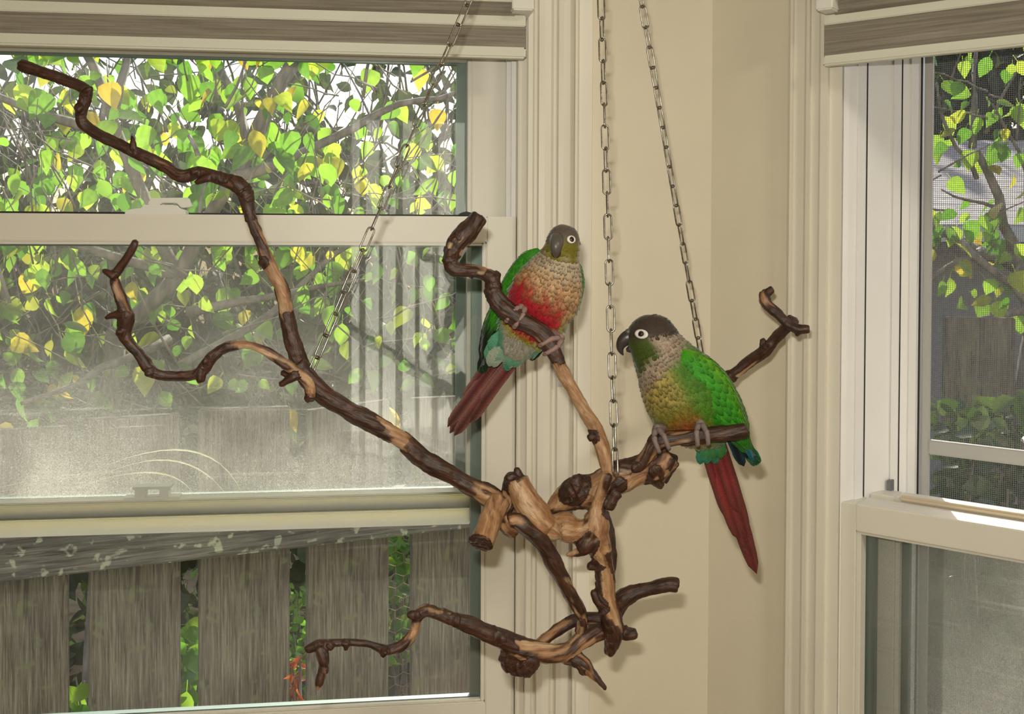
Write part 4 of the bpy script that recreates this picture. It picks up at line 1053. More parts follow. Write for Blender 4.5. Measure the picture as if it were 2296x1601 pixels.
# ================================================================ two green-cheeked conures
from mathutils.bvhtree import BVHTree
def lin(r, g, b, k=.88):
    f = lambda c: (c / 12.92 if c <= .04045 else ((c + .055) / 1.055) ** 2.4)
    return tuple(min(1.0, f(x / 255) * k) for x in (r, g, b))
def mixc(a, b, t):
    t = max(0.0, min(1.0, t)); return tuple(x + (y - x) * t for x, y in zip(a, b))
def sstep(a, b, x):
    t = max(0.0, min(1.0, (x - a) / (b - a))); return t * t * (3 - 2 * t)
def m_feather(name, rough=.6, sheen=.3):
    m = mat(name, (.2, .3, .05), rough, spec=.25)
    vc = N(m, 'ShaderNodeVertexColor'); vc.layer_name = 'tint'
    v = coords(m, (1, 1, 1)); n = noise_tex(m, v, 900, 3)
    r = ramp(m, n, [(.3, (.72,) * 3), (.7, (1.15,) * 3)])
    mx = N(m, 'ShaderNodeMix', data_type='RGBA', blend_type='MULTIPLY'); mx.inputs[0].default_value = 1
    L(m, vc.outputs[0], mx.inputs[6]); L(m, r.outputs[0], mx.inputs[7]); L(m, mx.outputs[2], bsdf(m).inputs['Base Color'])
    bsdf(m).inputs['Sheen Weight'].default_value = sheen; bsdf(m).inputs['Sheen Roughness'].default_value = .4
    bump(m, n, .25, .001)
    return m
M['plumage'] = m_feather('plumage'); M['quill'] = m_feather('flight_feather', .5, .05)
M['beak'] = painted('beak_horn', lin(92, 84, 80), .35, .25, 400, .1)
M['beak_d'] = painted('beak_horn_dark', lin(62, 54, 52), .35, .25, 400, .1)
M['foot'] = painted('foot_skin', lin(150, 122, 116), .6, .2, 700, .4)
M['foot_g'] = painted('foot_skin_grey', lin(128, 112, 108), .6, .2, 700, .4)
M['claw'] = mat('claw', (.03, .025, .02), .35)
M['eye_ring'] = painted('eye_ring_skin', lin(235, 232, 224), .6, .08, 900, .3)
M['iris'] = mat('iris', lin(62, 38, 26), .15); M['pupil'] = mat('pupil', (.004, .004, .004), .05)

class Body:
    """lofted body: rows (px, py, half width px, depth ratio, forward distance), tail end first"""
    def __init__(self, rows, K=36):
        base = [(P(x, y, z), plen(hw, z), dr) for x, y, hw, dr, z in rows]
        sm = []
        n = len(base)
        for i in range(n - 1):
            p0, p1, p2, p3 = base[max(0, i - 1)], base[i], base[i + 1], base[min(n - 1, i + 2)]
            k = max(2, int((p2[0] - p1[0]).length / .0028))
            for j in range(k):
                t = j / k
                def cr(a, b, c, d): return .5 * (2 * b + (c - a) * t + (2 * a - 5 * b + 4 * c - d) * t * t + (3 * b - a - 3 * c + d) * t ** 3)
                sm.append((cr(p0[0], p1[0], p2[0], p3[0]), max(.0006, cr(p0[1], p1[1], p2[1], p3[1])), cr(p0[2], p1[2], p2[2], p3[2])))
        sm.append(base[-1]); self.sm = sm
        ln = [0.0]
        for a, b in zip(sm, sm[1:]): ln.append(ln[-1] + (b[0] - a[0]).length)
        self.u = [l / ln[-1] for l in ln]; self.len = ln[-1]; self.K = K
        self.frames = []
        for i, s in enumerate(sm):
            t = (sm[min(i + 1, len(sm) - 1)][0] - sm[max(0, i - 1)][0]).normalized()
            vd = (s[0] - CAM).normalized()
            e1 = vd.cross(t).normalized()          # to the right when the spine points up
            e2 = e1.cross(t).normalized()          # away from or towards the viewer
            if e2.dot(vd) > 0: e2 = -e2
            self.frames.append((t, e1, e2))
    def ring(self, i, th, grow=0.0):
        c, r, dr = self.sm[i]; t, e1, e2 = self.frames[i]
        return c + e1 * ((r + grow) * math.cos(th)) + e2 * ((r * dr + grow) * math.sin(th))
    def mesh(self, colf):
        V, Fc, Cc = [], [], []; K = self.K; n = len(self.sm)
        for i in range(n):
            for j in range(K):
                th = 2 * PI * j / K; V.append(self.ring(i, th)); Cc.append(colf(self.u[i], th, V[-1])[0])
        for i in range(n - 1):
            for j in range(K):
                j2 = (j + 1) % K; Fc.append((i * K + j, i * K + j2, (i + 1) * K + j2, (i + 1) * K + j))
        Fc.append(tuple(range(K - 1, -1, -1))); Fc.append(tuple(range((n - 1) * K, n * K)))
        self.V, self.F, self.C = V, Fc, Cc
        self.bvh = BVHTree.FromPolygons(V, Fc)
    def hit(self, px, py):
        d = ray(px, py).normalized(); h = self.bvh.ray_cast(CAM, d)
        if h[0] is None:
            q = self.bvh.find_nearest(P(px, py, self.sm[len(self.sm) * 3 // 4][0].y)); return q[0], q[1]
        nn = h[1] if h[1].dot(d) < 0 else -h[1]
        return h[0], nn
def feather_card(V, Fc, Cc, p, along, nrm, ln, wd, c, rim, lift=.18, rimw=1.0):
    x = along.cross(nrm).normalized(); n2 = x.cross(along).normalized()
    if n2.dot(nrm) < 0: n2 = -n2
    b = len(V)
    st = ((0, .45, 0.0), (.35, .95, .06), (.68, 1.0, .15), (.90, .62, .17), (1.0, .18, .15))
    for k, (t, w_, h) in enumerate(st):
        q = p + along * (ln * t) + n2 * (ln * lift * (h + .05 * t))
        cc = mixc(c, rim, max(0, (t - .55) / .45) * rimw)
        V += [q - x * wd * w_ * .5 - n2 * wd * .10, q + n2 * wd * .06, q + x * wd * w_ * .5 - n2 * wd * .10]
        Cc += [mixc(cc, rim, .35 * rimw if k > 1 else 0), cc, mixc(cc, rim, .35 * rimw if k > 1 else 0)]
    for k in range(len(st) - 1):
        a = b + k * 3
        Fc += [(a, a + 1, a + 4, a + 3), (a + 1, a + 2, a + 5, a + 4)]
def plumage(body, colf, parent, count, seed, avoid, sizef):
    rnd = random.Random(seed); V, Fc, Cc = [], [], []
    n = len(body.sm)
    # area weighted choice of the station
    wts = [s[1] * (.5 + .5 * abs(s[2])) for s in body.sm]
    idx = rnd.choices(range(1, n - 1), weights=wts[1:-1], k=count)
    for i in idx:
        th = rnd.uniform(0, 2 * PI); p = body.ring(i, th, -.0003)
        if any((p - a).length < r for a, r in avoid): continue
        t, e1, e2 = body.frames[i]
        c, r, dr = body.sm[i]
        nrm = (e1 * math.cos(th) * dr + e2 * math.sin(th)).normalized()
        q = body.ring(max(0, i - 2), th); al = (q - p)
        if al.length < 1e-6: continue
        al = (al.normalized() + e1 * rnd.gauss(0, .10)).normalized()
        nrm = (nrm - al * nrm.dot(al)).normalized()
        ln, wd = sizef(body.u[i]); k = rnd.uniform(.8, 1.2)
        col, rim, rw = colf(body.u[i], th, p); j = rnd.uniform(.82, 1.18)
        feather_card(V, Fc, Cc, p, al, nrm, ln * k, wd * k, tuple(x * j for x in col), tuple(x * j for x in rim), rimw=rw)
    return from_data('plumage', V, Fc, M['plumage'], parent, smooth=True, colors=Cc, kind='stuff')
def blade(name, a, b, width, nrm, col, edge, parent, bend=0.0, m_='quill', tip=.35, tipcol=None, label=None, base_w=.6):
    """one long feather from a to b"""
    al = (b - a); ln = al.length; al.normalize(); x = al.cross(nrm).normalized(); n2 = x.cross(al).normalized()
    if n2.dot(nrm) < 0: n2 = -n2
    V, Fc, Cc = [], [], []; n = 14
    for i in range(n + 1):
        t = i / n
        w_ = width * .5 * (base_w + (1 - base_w) * min(1, t * 2.5)) * (1.0 if t < 1 - tip else math.sqrt(max(.0, 1 - ((t - (1 - tip)) / tip) ** 2.4)) + .02)
        q = a + al * (ln * t) + n2 * (bend * ln * math.sin(PI * t))
        c = col if tipcol is None else mixc(col, tipcol, sstep(.45, 1.0, t))
        jj = 1 + .12 * noise.noise(Vector((t * 9, width * 900, 0)))
        c = tuple(v * jj for v in c)
        V += [q - x * w_ - n2 * .0007, q - x * w_ * .45 + n2 * .0001, q + n2 * .0005, q + x * w_ * .45 + n2 * .0001, q + x * w_ - n2 * .0007]
        Cc += [edge, mixc(c, edge, .2), tuple(v * .55 for v in c), mixc(c, edge, .1), edge]
    for i in range(n):
        for k in range(4):
            o = i * 5 + k; Fc.append((o, o + 1, o + 6, o + 5))
    b0 = len(V); V += [v - n2 * .0006 for v in V[:b0]]; Cc += Cc[:b0]; Fc += [tuple(reversed([q + b0 for q in f])) for f in Fc[:]]
    return from_data(name, V, Fc, M[m_], parent, smooth=True, colors=Cc, label=label)
def wing(rows, depth_ratio, parent, colf, rowsf, seed, label=None):
    """folded wing: flat lofted shell covered with overlapping coverts"""
    bd = Body(rows, 20); bd.mesh(colf)
    w_ = from_data('wing', bd.V, bd.F, M['plumage'], parent, smooth=True, colors=bd.C, label=label)
    V, Fc, Cc = [], [], []; rnd = random.Random(seed)
    n = len(bd.sm)
    for i in range(n - 3, 1, -1):
        for j in range(13):
            th = 2 * PI * (j + .5 * (i % 2)) / 13 + rnd.gauss(0, .08)
            p = bd.ring(i, th, -.0002); q = bd.ring(max(0, i - 2), th)
            al = q - p
            if al.length < 1e-6: continue
            al.normalize(); t, e1, e2 = bd.frames[i]; dr = bd.sm[i][2]
            nrm = (e1 * math.cos(th) * dr + e2 * math.sin(th)); nrm = (nrm - al * nrm.dot(al)).normalized()
            ln, wd = rowsf(bd.u[i]); c, rim, rw = colf(bd.u[i], th, p); jj = rnd.uniform(.85, 1.15)
            feather_card(V, Fc, Cc, p, al, nrm, ln, wd, tuple(v * jj for v in c), tuple(v * jj for v in rim), lift=.10, rimw=rw)
    from_data('covert_feathers', V, Fc, M['plumage'], w_, smooth=True, colors=Cc, kind='stuff')
    return w_, bd
def loft_simple(name, pts, rad, m_, parent, flat=1.0, k=14, label=None, side=None):
    vv, ff = [], []
    n = len(pts)
    for i, p in enumerate(pts):
        t = (pts[min(i + 1, n - 1)] - pts[max(0, i - 1)]).normalized()
        x = (side - t * side.dot(t)).normalized() if side is not None else t.orthogonal().normalized(); y = t.cross(x)
        for j in range(k):
            a = 2 * PI * j / k; vv.append(p + x * math.cos(a) * rad[i] * flat + y * math.sin(a) * rad[i])
    for i in range(n - 1):
        for j in range(k):
            j2 = (j + 1) % k; ff.append((i * k + j, i * k + j2, (i + 1) * k + j2, (i + 1) * k + j))
    ff.append(tuple(range(k - 1, -1, -1))); ff.append(tuple(range((n - 1) * k, n * k)))
    bm = bmesh.new()
    me = bpy.data.meshes.new(name); me.from_pydata(vv, [], ff); bm.from_mesh(me); bmesh.ops.recalc_face_normals(bm, faces=bm.faces); bm.to_mesh(me); bm.free()
    return finish(name, me, m_, parent, smooth=True, label=label)
def smooth_curve(pts, rad, step=4):
    sm = catmull([(p, r, 0) for p, r in zip(pts, rad)], max(1e-4, sum((b - a).length for a, b in zip(pts, pts[1:])) / (step * len(pts))))
    return [s[0] for s in sm], [s[1] for s in sm]
def eye(parent, loc, nrm, ring_w, ring_h, ball, upv):
    """bare white ring, iris and pupil"""
    z = nrm.normalized(); x = upv.cross(z).normalized(); y = z.cross(x)
    V, Fc = [], []; K = 28
    prof = ((1.0, -.10), (.97, .10), (.80, .22), (.62, .24), (.45, .10))
    for rr, h in prof:
        for j in range(K):
            a = 2 * PI * j / K; V.append(loc + x * math.cos(a) * ring_w * rr + y * math.sin(a) * ring_h * rr + z * h * ring_h)
    for i in range(len(prof) - 1):
        for j in range(K):
            j2 = (j + 1) % K; Fc.append((i * K + j, i * K + j2, (i + 1) * K + j2, (i + 1) * K + j))
    Fc.append(tuple(range((len(prof) - 1) * K, len(prof) * K)))
    er = from_data('eye', V, Fc, M['eye_ring'], parent, smooth=True, label='eye with bare white ring')
    for nm, rad, off, m_ in (('iris', ball, -.55, M['iris']), ('pupil', ball * .62, .0, M['pupil'])):
        bm = bmesh.new(); bmesh.ops.create_uvsphere(bm, u_segments=20, v_segments=12, radius=rad)
        me = bpy.data.meshes.new(nm); bm.to_mesh(me); bm.free()
        me.transform(Matrix.Translation(loc + z * (ring_h * .24 + ball * off * (1 if nm == 'iris' else 1) - (0 if nm == 'iris' else rad * .18))))
        finish(nm, me, m_, er, smooth=True)
def foot(parent, c, axis, br, m_, leg_to, toe=.0021):
    """parrot foot closed round a branch: c branch centre, axis along it, br its radius; two toes in front, two behind"""
    axis = axis.normalized(); up = (Vector((0, 0, 1)) - axis * axis.z).normalized(); fr = axis.cross(up)
    if fr.y > 0: fr = -fr
    f = empty('foot', c + up * br)
    f.parent = parent; f.matrix_parent_inverse = Matrix.Translation(-WL[parent.name])
    br *= 1.12; R = br + toe * .8
    root = c + up * (br + toe * 1.6)
    pts, rad = smooth_curve([leg_to, leg_to.lerp(root, .5), root], [toe * 2.1, toe * 1.7, toe * 1.6]); loft_simple('leg', pts, rad, m_, f)
    for sgn, offs, span in ((1, (-.0042, .0040), 2.35), (-1, (-.0035, .0036), 2.1)):
        for o in offs:
            ps = []
            for i in range(8):
                t = i / 7; a = PI / 2 - sgn * 0 - t * span
                d = up * math.sin(a) + fr * sgn * math.cos(a)
                rr = R + .0006 * math.sin(t * 3 * PI) ** 2
                ps.append(c + d * rr + axis * (o * min(1, .25 + t * 1.6)))
            rd = [toe * (1.15 - .35 * (i / 7) + .10 * (i % 2)) for i in range(8)]
            p2, r2 = smooth_curve(ps, rd, 3); loft_simple('toe', p2, r2, m_, f, k=10)
            a = PI / 2 - span; cl = []
            for i in range(5):
                t = i / 4; aa = a - t * .45; d = up * math.sin(aa) + fr * sgn * math.cos(aa); cl.append(c + d * (R + .0005 - .001 * t) + axis * o)
            loft_simple('claw', cl, [toe * .7, toe * .6, toe * .45, toe * .28, toe * .08], M['claw'], f, k=8)
    return f
def vd_side(px, py, z): return (P(px + 10, py, z) - P(px, py, z)).normalized()

# ---------------------------------------------------------------- parrot in profile on the right-hand arm
def build_right():
    z = .846
    e = empty('parrot', P(1530, 968, z), label='green parrot with dark brown head seen in profile, perched on the cut branch end', cat='parrot')
    rows = [(1612, 1004, 6, .8, z + .012), (1604, 990, 26, .8, z + .010), (1590, 966, 56, .78, z + .006), (1571, 936, 80, .78, z + .002), (1547, 898, 92, .78, z), (1521, 858, 88, .80, z), (1497, 820, 74, .82, z), (1478, 790, 62, .84, z), (1464, 765, 57, .84, z), (1457, 742, 55, .80, z), (1453, 724, 44, .78, z), (1450, 712, 27, .8, z), (1449, 706, 6, .8, z)]
    bd = Body(rows)
    crown, cheek, collar, collar_rim = lin(66, 54, 44), lin(66, 82, 22), lin(168, 150, 130), lin(92, 74, 60)
    buff, buff_rim = lin(180, 162, 84), lin(92, 80, 36); olive = lin(122, 130, 36); green = lin(74, 124, 26); red = lin(160, 58, 36); lime = lin(120, 170, 24); teal = lin(52, 132, 104)
    def colf(u, th, p):
        # th = PI is the breast side, PI/2 faces the viewer
        phi = abs(((th - PI + PI) % (2 * PI)) - PI)      # 0 at the breast line, PI at the back
        q = noise.noise(p * 190) * .5
        c = green
        front_ = 1 - sstep(1.0, 1.9, phi + q * .3)
        c = mixc(c, olive, front_)
        rim, rw = tuple(x * .55 for x in c), .5
        belly = sstep(.17, .26, u) * (1 - sstep(.36, .50, u + q * .06)) * (1 - sstep(1.30, 1.75, phi + q * .5))
        c = mixc(c, red, belly * (.68 + q * .7)); rim = mixc(rim, tuple(x * .6 for x in red), belly)
        br = sstep(.42, .56, u + q * .06) * (1 - sstep(1.25, 1.75, phi))
        c = mixc(c, buff, br); rim = mixc(rim, buff_rim, br); rw = rw + br * .5
        co = sstep(.61, .69, u + q * .04 + .05 * math.cos(phi) - .03)
        c = mixc(c, collar, co); rim = mixc(rim, collar_rim, co); rw = rw + (1 - rw) * co
        hd = sstep(.755, .80, u + q * .03 + .055 * math.cos(phi))
        ck = mixc(cheek, collar, sstep(1.45, 1.75, phi + (u - .8) * 2.0))
        cr = sstep(.845, .885, u + q * .02 - .02 * math.cos(phi)); hc = mixc(ck, crown, cr)
        c = mixc(c, hc, hd); rim = mixc(rim, tuple(x * .6 for x in hc), hd); rw = rw * (1 - hd) + .5 * hd
        vent = 1 - sstep(.04, .12, u); c = mixc(c, teal, vent * .7)
        return c, rim, rw
    bd.mesh(colf)
    body = from_data('body', bd.V, bd.F, M['plumage'], e, smooth=True, colors=bd.C)
    el, en = bd.hit(1438, 749); bl, bn = bd.hit(1414, 760)
    avoid = [(el, .0068), (P(1402, 768, z), .009)]
    sizef = lambda u: (.0042 + .0062 * (1 - sstep(.45, .85, u)), .0032 + .0030 * (1 - sstep(.45, .85, u)))
    plumage(bd, colf, e, 5600, 1, avoid, sizef)
    eye(e, el + en * .0002, (en + Vector((-.15, 0, 0))).normalized(), plen(17, z), plen(10.5, z), plen(8, z), Vector((.12, 0, 1)))
    e2, n2 = el.copy(), en.copy()
    # far-side eye, mirrored through the head's middle plane
    cy = z; ml = Vector((el.x, 2 * cy - el.y, el.z)); mn = Vector((en.x, -en.y, en.z)); eye(e, ml + Vector((.001, .0, 0)), mn, plen(17, z), plen(11.5, z), plen(8, z), Vector((.12, 0, 1)))
    side = Vector((0, 1, 0))
    pts, rad = smooth_curve([P(1424, 756, z), P(1408, 757, z - .001), P(1396, 767, z - .001), P(1391, 780, z - .001), P(1394, 791, z - .001), P(1398, 797, z - .001)], [plen(q, z) for q in (17, 17.5, 14, 9, 4.5, .8)])
    loft_simple('upper_beak', pts, rad, M['beak_d'], e, flat=.72, side=side)
    pts, rad = smooth_curve([P(1424, 778, z), P(1412, 783, z - .001), P(1404, 785, z - .001)], [plen(q, z) for q in (11, 9, 3)])
    loft_simple('lower_beak', pts, rad, M['beak_d'], e, flat=.8, side=side)
    bm = bmesh.new(); bmesh.ops.create_uvsphere(bm, u_segments=14, v_segments=8, radius=.0026); me = bpy.data.meshes.new('cere'); bm.to_mesh(me); bm.free()
    me.transform(Matrix.Translation(P(1408, 744, z - .0035))); finish('cere', me, M['beak'], e, smooth=True)
    # near wing
    wg, wr, wb = lin(58, 150, 18), lin(24, 84, 12), lin(30, 92, 96)
    def wcol(u, th, p):
        q = noise.noise(p * 150) * .5
        edge = sstep(.2, .9, -math.cos(th) + q * .3)      # lower edge: bluish flight feathers
        c = mixc(wg, lime, sstep(.4, 1.0, math.cos(th)) * .7)
        c = mixc(c, tuple(x * .62 for x in wg), edge * .6)
        c = mixc(c, wb, (1 - sstep(.05, .20, u)) * .8)
        return c, mixc(c, wr, .85), .9
    zn = z - .0195
    wrow = lambda dz: [(1672, 1000, 5, .5, z + dz * .35), (1656, 975, 16, .45, z + dz * .7), (1634, 938, 34, .34, z + dz * .92), (1608, 900, 46, .32, z + dz), (1578, 858, 50, .32, z + dz), (1550, 822, 40, .36, z + dz * .95), (1530, 798, 22, .5, z + dz * .8), (1520, 785, 4, .5, z + dz * .7)]
    rowsf = lambda u: (.010 + .014 * (1 - sstep(.2, .9, u)), .006 + .004 * (1 - sstep(.2, .9, u)))
    for dz in (-.0195, .0195):
        w_, wbd = wing(wrow(dz), .4, e, wcol, rowsf, 4 if dz < 0 else 5)
        s_ = -1 if dz < 0 else 1
        blue, dark = lin(36, 96, 120), lin(22, 24, 26)
        for k, (x0, y0, x1, y1, wd, c) in enumerate(((1618, 935, 1668, 1046, 22, dark), (1624, 930, 1662, 1040, 22, dark), (1632, 935, 1676, 1028, 20, dark), (1640, 940, 1690, 1034, 12, lin(30, 110, 120)))):
            blade('primary_feather', P(x0, y0, z + dz * .75 + s_ * .001 * k), P(x1, y1, z + dz * .25 + s_ * .0012 * k), plen(wd, z), Vector((0, s_, 0)), tuple(v * 1.0 for v in c), mixc(c, blue, .4), w_, tip=.25, tipcol=dark if k < 3 else blue)
    # tail
    mar, edge = lin(146, 50, 48), lin(92, 50, 42)
    for k, (x0, y0, x1, y1, wd) in enumerate(((1598, 985, 1697, 1287, 36), (1604, 985, 1690, 1262, 36), (1594, 988, 1680, 1238, 38), (1612, 985, 1676, 1205, 34), (1586, 990, 1660, 1212, 36), (1580, 992, 1638, 1165, 34), (1608, 988, 1658, 1150, 32))):
        kk = (0, 1, 2, 4, 3, 5, 6)[k]
        blade('tail_feather', P(x0, y0, z + .012 + .0012 * (3 - k * .5)), P(x1, y1, z + .030 - .0016 * k), plen(wd, z), Vector((.1, -1, .15)), mar if k % 2 == 0 else lin(124, 44, 42), edge, e, tip=.30, tipcol=lin(112, 52, 46), base_w=.8)
    V, Fc, Cc = [], [], []; rnd = random.Random(8)
    for i in range(26):
        a = P(rnd.uniform(1568, 1612), rnd.uniform(975, 1000), z + .004 + rnd.uniform(0, .008)); al = Vector((.25 + rnd.gauss(0, .12), 0.1, -1)).normalized()
        c = mixc(teal, green, rnd.random() * .7); feather_card(V, Fc, Cc, a, al, Vector((0, -1, 0)), .016, .009, c, tuple(x * .7 for x in c))
    from_data('undertail_coverts', V, Fc, M['plumage'], e, smooth=True, colors=Cc, kind='stuff', label='teal-green feathers under the tail')
    ax = (P(1650, 968, .816) - P(1490, 985, .822)).normalized()
    foot(e, P(1573, 977.5, .8182), ax, plen(16.5, .818), M['foot_g'], P(1570, 950, z))
    foot(e, P(1482, 989, .823), (ax + Vector((0, 0, .25))).normalized(), plen(18.5, .822), M['foot_g'], P(1500, 955, z))
build_right()

# ---------------------------------------------------------------- parrot facing the camera on the middle arm
def build_left():
    e = empty('parrot', P(1190, 745, .86), label='green parrot with scalloped breast and crimson belly facing into the room, head turned', cat='parrot')
    rows = [(1140, 812, 6, .8, .882), (1146, 798, 24, .75, .881), (1156, 776, 42, .72, .878), (1174, 745, 56, .72, .874), (1198, 708, 68, .74, .868), (1220, 668, 76, .76, .862), (1236, 630, 72, .78, .858), (1248, 598, 58, .80, .855), (1256, 575, 44, .86, .853), (1261, 556, 39, .95, .851), (1263, 537, 37, 1.0, .850), (1262, 520, 31, 1.0, .850), (1261, 509, 20, 1.0, .850), (1261, 503, 5, 1.0, .850)]
    bd = Body(rows)
    crown, cheek, collar, collar_rim = lin(98, 86, 76), lin(120, 112, 30), lin(186, 170, 142), lin(104, 88, 72)
    buff, buff_rim = lin(198, 162, 118), lin(132, 98, 66); olive = lin(158, 158, 42); green = lin(66, 148, 24); red = lin(176, 28, 44); teal = lin(84, 158, 122); pale = lin(168, 164, 148)
    def colf(u, th, p):
        # PI/2 faces the viewer; the breast line is turned a little to the viewer's right
        phi = abs(((th - 1.45 + PI) % (2 * PI)) - PI); rphi = abs(((th - 1.85 + PI) % (2 * PI)) - PI)
        q = noise.noise(p * 190) * .5
        c = green
        c = mixc(c, olive, 1 - sstep(1.1, 1.55, phi + q * .25)); rim, rw = tuple(x * .6 for x in c), .5
        br = sstep(.48, .62, u + q * .08 + .07 * math.cos(th)) * (1 - sstep(1.15, 1.55, phi))
        c = mixc(c, buff, br); rim = mixc(rim, buff_rim, br); rw += br * .5
        belly = sstep(.29, .34, u) * (1 - sstep(.52, .66, u + q * .12 + .05 * math.cos(th))) * (1 - sstep(.95, 1.35, rphi + q * .3))
        c = mixc(c, red, belly); rim = mixc(rim, tuple(x * .6 for x in red), belly)
        co = sstep(.66, .76, u + q * .05)
        c = mixc(c, collar, co); rim = mixc(rim, collar_rim, co); rw = rw + (1 - rw) * co
        # head: face at th ~ 1.75
        fphi = abs(((th - 1.85 + PI) % (2 * PI)) - PI)
        hd = sstep(.80, .83, u + q * .03)
        ck = mixc(cheek, tuple(x * .8 for x in collar), sstep(1.25, 1.6, fphi))
        cr = sstep(.888, .915, u + q * .02); hc = mixc(ck, crown, cr)
        c = mixc(c, hc, hd); rim = mixc(rim, tuple(x * .6 for x in hc), hd); rw = rw * (1 - hd) + .5 * hd
        vent = 1 - sstep(.25, .31, u + q * .05)
        vc = mixc(pale, teal, sstep(.5, 1.1, phi + q * .6 + (.2 - u) * 3)); c = mixc(c, vc, vent); rim = mixc(rim, tuple(x * .8 for x in vc), vent)
        return c, rim, rw
    bd.mesh(colf)
    from_data('body', bd.V, bd.F, M['plumage'], e, smooth=True, colors=bd.C)
    el, en = bd.hit(1281, 537)
    hc_ = P(1262, 540, .850)
    el2 = bd.hit(1236, 534)
    b0, bn0 = bd.hit(1247, 536)
    avoid = [(el, .0058), (b0, .0062), (P(1247, 556, b0.y), .0055)]
    sizef = lambda u: (.0042 + .0062 * (1 - sstep(.45, .85, u)), .0032 + .0030 * (1 - sstep(.45, .85, u)))
    plumage(bd, colf, e, 5600, 2, avoid, sizef)
    eye(e, el + en * .0002, (en + Vector((.25, 0, .02))).normalized(), plen(11.5, .85), plen(9, .85), plen(7.3, .85), Vector((-.05, 0, 1)))
    # other eye, on the far cheek
    l2 = hc_ + Vector((-plen(36, .85), +.010, plen(4, .85))); h2 = bd.bvh.find_nearest(l2)
    eye(e, h2[0] + Vector((-.0002, 0, 0)), Vector((-1, .25, .05)).normalized(), plen(13, .85), plen(11, .85), plen(7, .85), Vector((0, 0, 1)))
    sd_ = Vector((1, .12, 0)).normalized(); yb = b0.y
    pts, rad = smooth_curve([P(1248, 534, yb + .006), P(1248, 537, yb - .003), P(1247, 547, yb - .0085), P(1246, 559, yb - .0095), P(1246, 570, yb - .0065), P(1246, 577, yb - .003)], [plen(q, .84) for q in (14, 15, 14, 11.5, 6.5, 1)])
    loft_simple('upper_beak', pts, rad, M['beak'], e, flat=1.05, side=sd_)
    pts, rad = smooth_curve([P(1247, 566, yb + .006), P(1247, 568, yb - .001), P(1247, 570, yb - .0035)], [plen(q, .84) for q in (13, 11, 5)])
    loft_simple('lower_beak', pts, rad, M['beak_d'], e, flat=1.0, side=sd_)
    bm = bmesh.new(); bmesh.ops.create_uvsphere(bm, u_segments=16, v_segments=8, radius=1); me = bpy.data.meshes.new('cere'); bm.to_mesh(me); bm.free()
    me.transform(Matrix.Translation(P(1248, 531, yb - .001)) @ Matrix.Diagonal((plen(13, .84), .003, plen(5, .84), 1))); finish('cere', me, painted('cere_red', lin(120, 52, 48), .6, .2), e, smooth=True)
    wg, wr, dark, blue = lin(54, 140, 22), lin(24, 84, 14), lin(24, 26, 24), lin(32, 74, 86)
    def wcol(u, th, p):
        c = mixc(wg, lin(120, 166, 30), sstep(.2, 1.0, math.cos(th)) * .5); c = mixc(c, dark, 1 - sstep(.30, .42, u))
        return c, mixc(c, wr, .6), .6
    rowsf = lambda u: (.010 + .012 * (1 - sstep(.2, .9, u)), .006 + .003 * (1 - sstep(.2, .9, u)))
    wrows = ([(1088, 795, 3, .5, .888), (1096, 762, 12, .5, .886), (1112, 715, 18, .5, .882), (1138, 668, 24, .5, .877), (1160, 628, 27, .5, .872), (1182, 592, 24, .5, .867), (1200, 568, 14, .6, .863), (1208, 558, 3, .6, .862)],
             [(1215, 772, 3, .5, .890), (1238, 742, 10, .5, .888), (1262, 708, 15, .55, .884), (1281, 672, 18, .55, .878), (1290, 640, 18, .6, .872), (1291, 612, 15, .6, .867), (1286, 590, 10, .7, .862), (1280, 580, 3, .7, .860)])
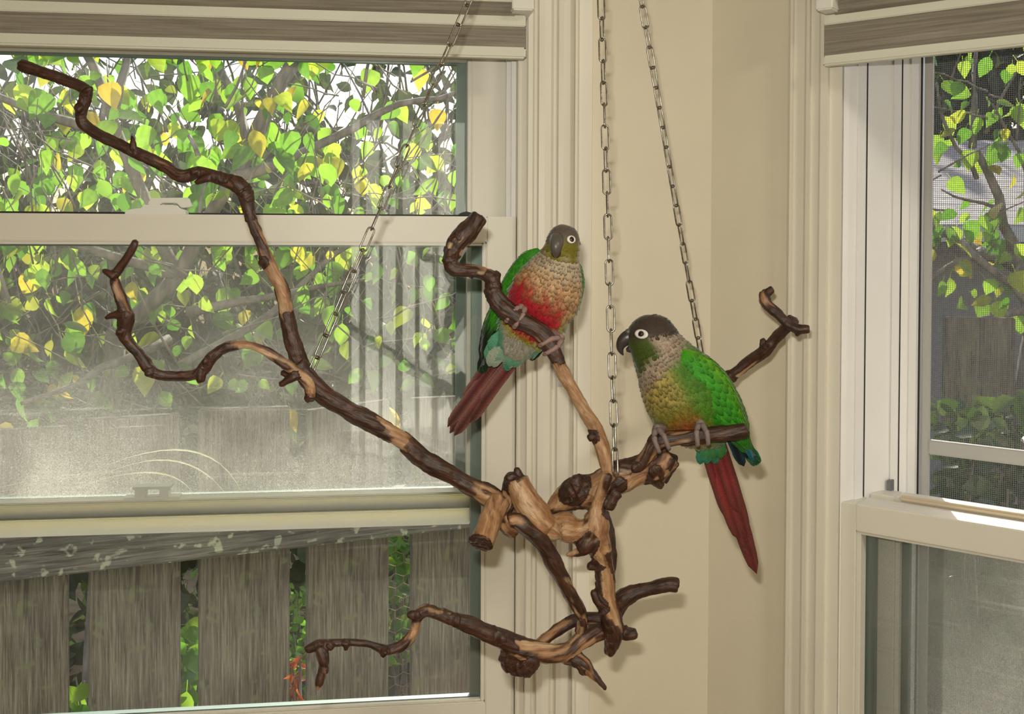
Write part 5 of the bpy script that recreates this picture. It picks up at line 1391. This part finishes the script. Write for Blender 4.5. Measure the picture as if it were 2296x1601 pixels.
    for i, rw in enumerate(wrows):
        w_, wbd = wing(rw, .5, e, wcol, rowsf, 11 + i)
        if i == 0:
            for k, (x0, y0, x1, y1) in enumerate(((1118, 700, 1090, 800), (1112, 705, 1086, 790), (1124, 700, 1098, 790))):
                blade('primary_feather', P(x0, y0, .884 + .001 * k), P(x1, y1, .892 + .001 * k), plen(15, .88), Vector((-.3, -1, 0)), dark, blue, w_, tip=.3)
        else:
            for k, (x0, y0, x1, y1) in enumerate(((1262, 715, 1196, 792), (1256, 722, 1188, 786))):
                blade('primary_feather', P(x0, y0, .889 + .001 * k), P(x1, y1, .893 + .001 * k), plen(14, .88), Vector((.3, -1, 0)), dark, blue, w_, tip=.3)
    mar, edge = lin(118, 50, 48), lin(132, 92, 82)
    for k, (x0, y0, x1, y1, wd) in enumerate(((1140, 795, 1008, 972, 26), (1150, 798, 1018, 978, 26), (1130, 785, 1003, 958, 24), (1160, 795, 1052, 948, 28), (1122, 775, 1040, 900, 26), (1170, 790, 1072, 915, 26))):
        blade('tail_feather', P(x0, y0, .888 + .0008 * (5 - k)), P(x1, y1, .905 - .0012 * k), plen(wd, .88), Vector((0, -1, -.2)), mar if k % 2 else lin(102, 40, 42), edge, e, tip=.22, tipcol=lin(84, 48, 42), base_w=.75)
    V, Fc, Cc = [], [], []; rnd = random.Random(18)
    for i in range(46):
        t = rnd.random(); a = P(rnd.uniform(1112, 1182) - 10 * t, 742 + 40 * t, .872 + rnd.uniform(0, .010)); al = Vector((-.42 + rnd.gauss(0, .12), 0.12, -1)).normalized()
        c = mixc(teal, pale, rnd.random() ** 1.5); feather_card(V, Fc, Cc, a, al, Vector((0, -1, 0)), .018, .010, c, tuple(x * .75 for x in c))
    from_data('undertail_coverts', V, Fc, M['plumage'], e, smooth=True, colors=Cc, kind='stuff', label='teal and pale grey feathers under the tail')
    ax = (P(1184, 727, .846) - P(1122, 680, .848)).normalized()
    foot(e, P(1157, 711, .8473), ax, plen(19.5, .847), M['foot'], P(1178, 690, .862))
    ax = (P(1240, 790, .844) - P(1215, 747, .845)).normalized()
    foot(e, P(1233, 774, .8452), ax, plen(18.5, .845), M['foot'], P(1226, 735, .866))
build_left()
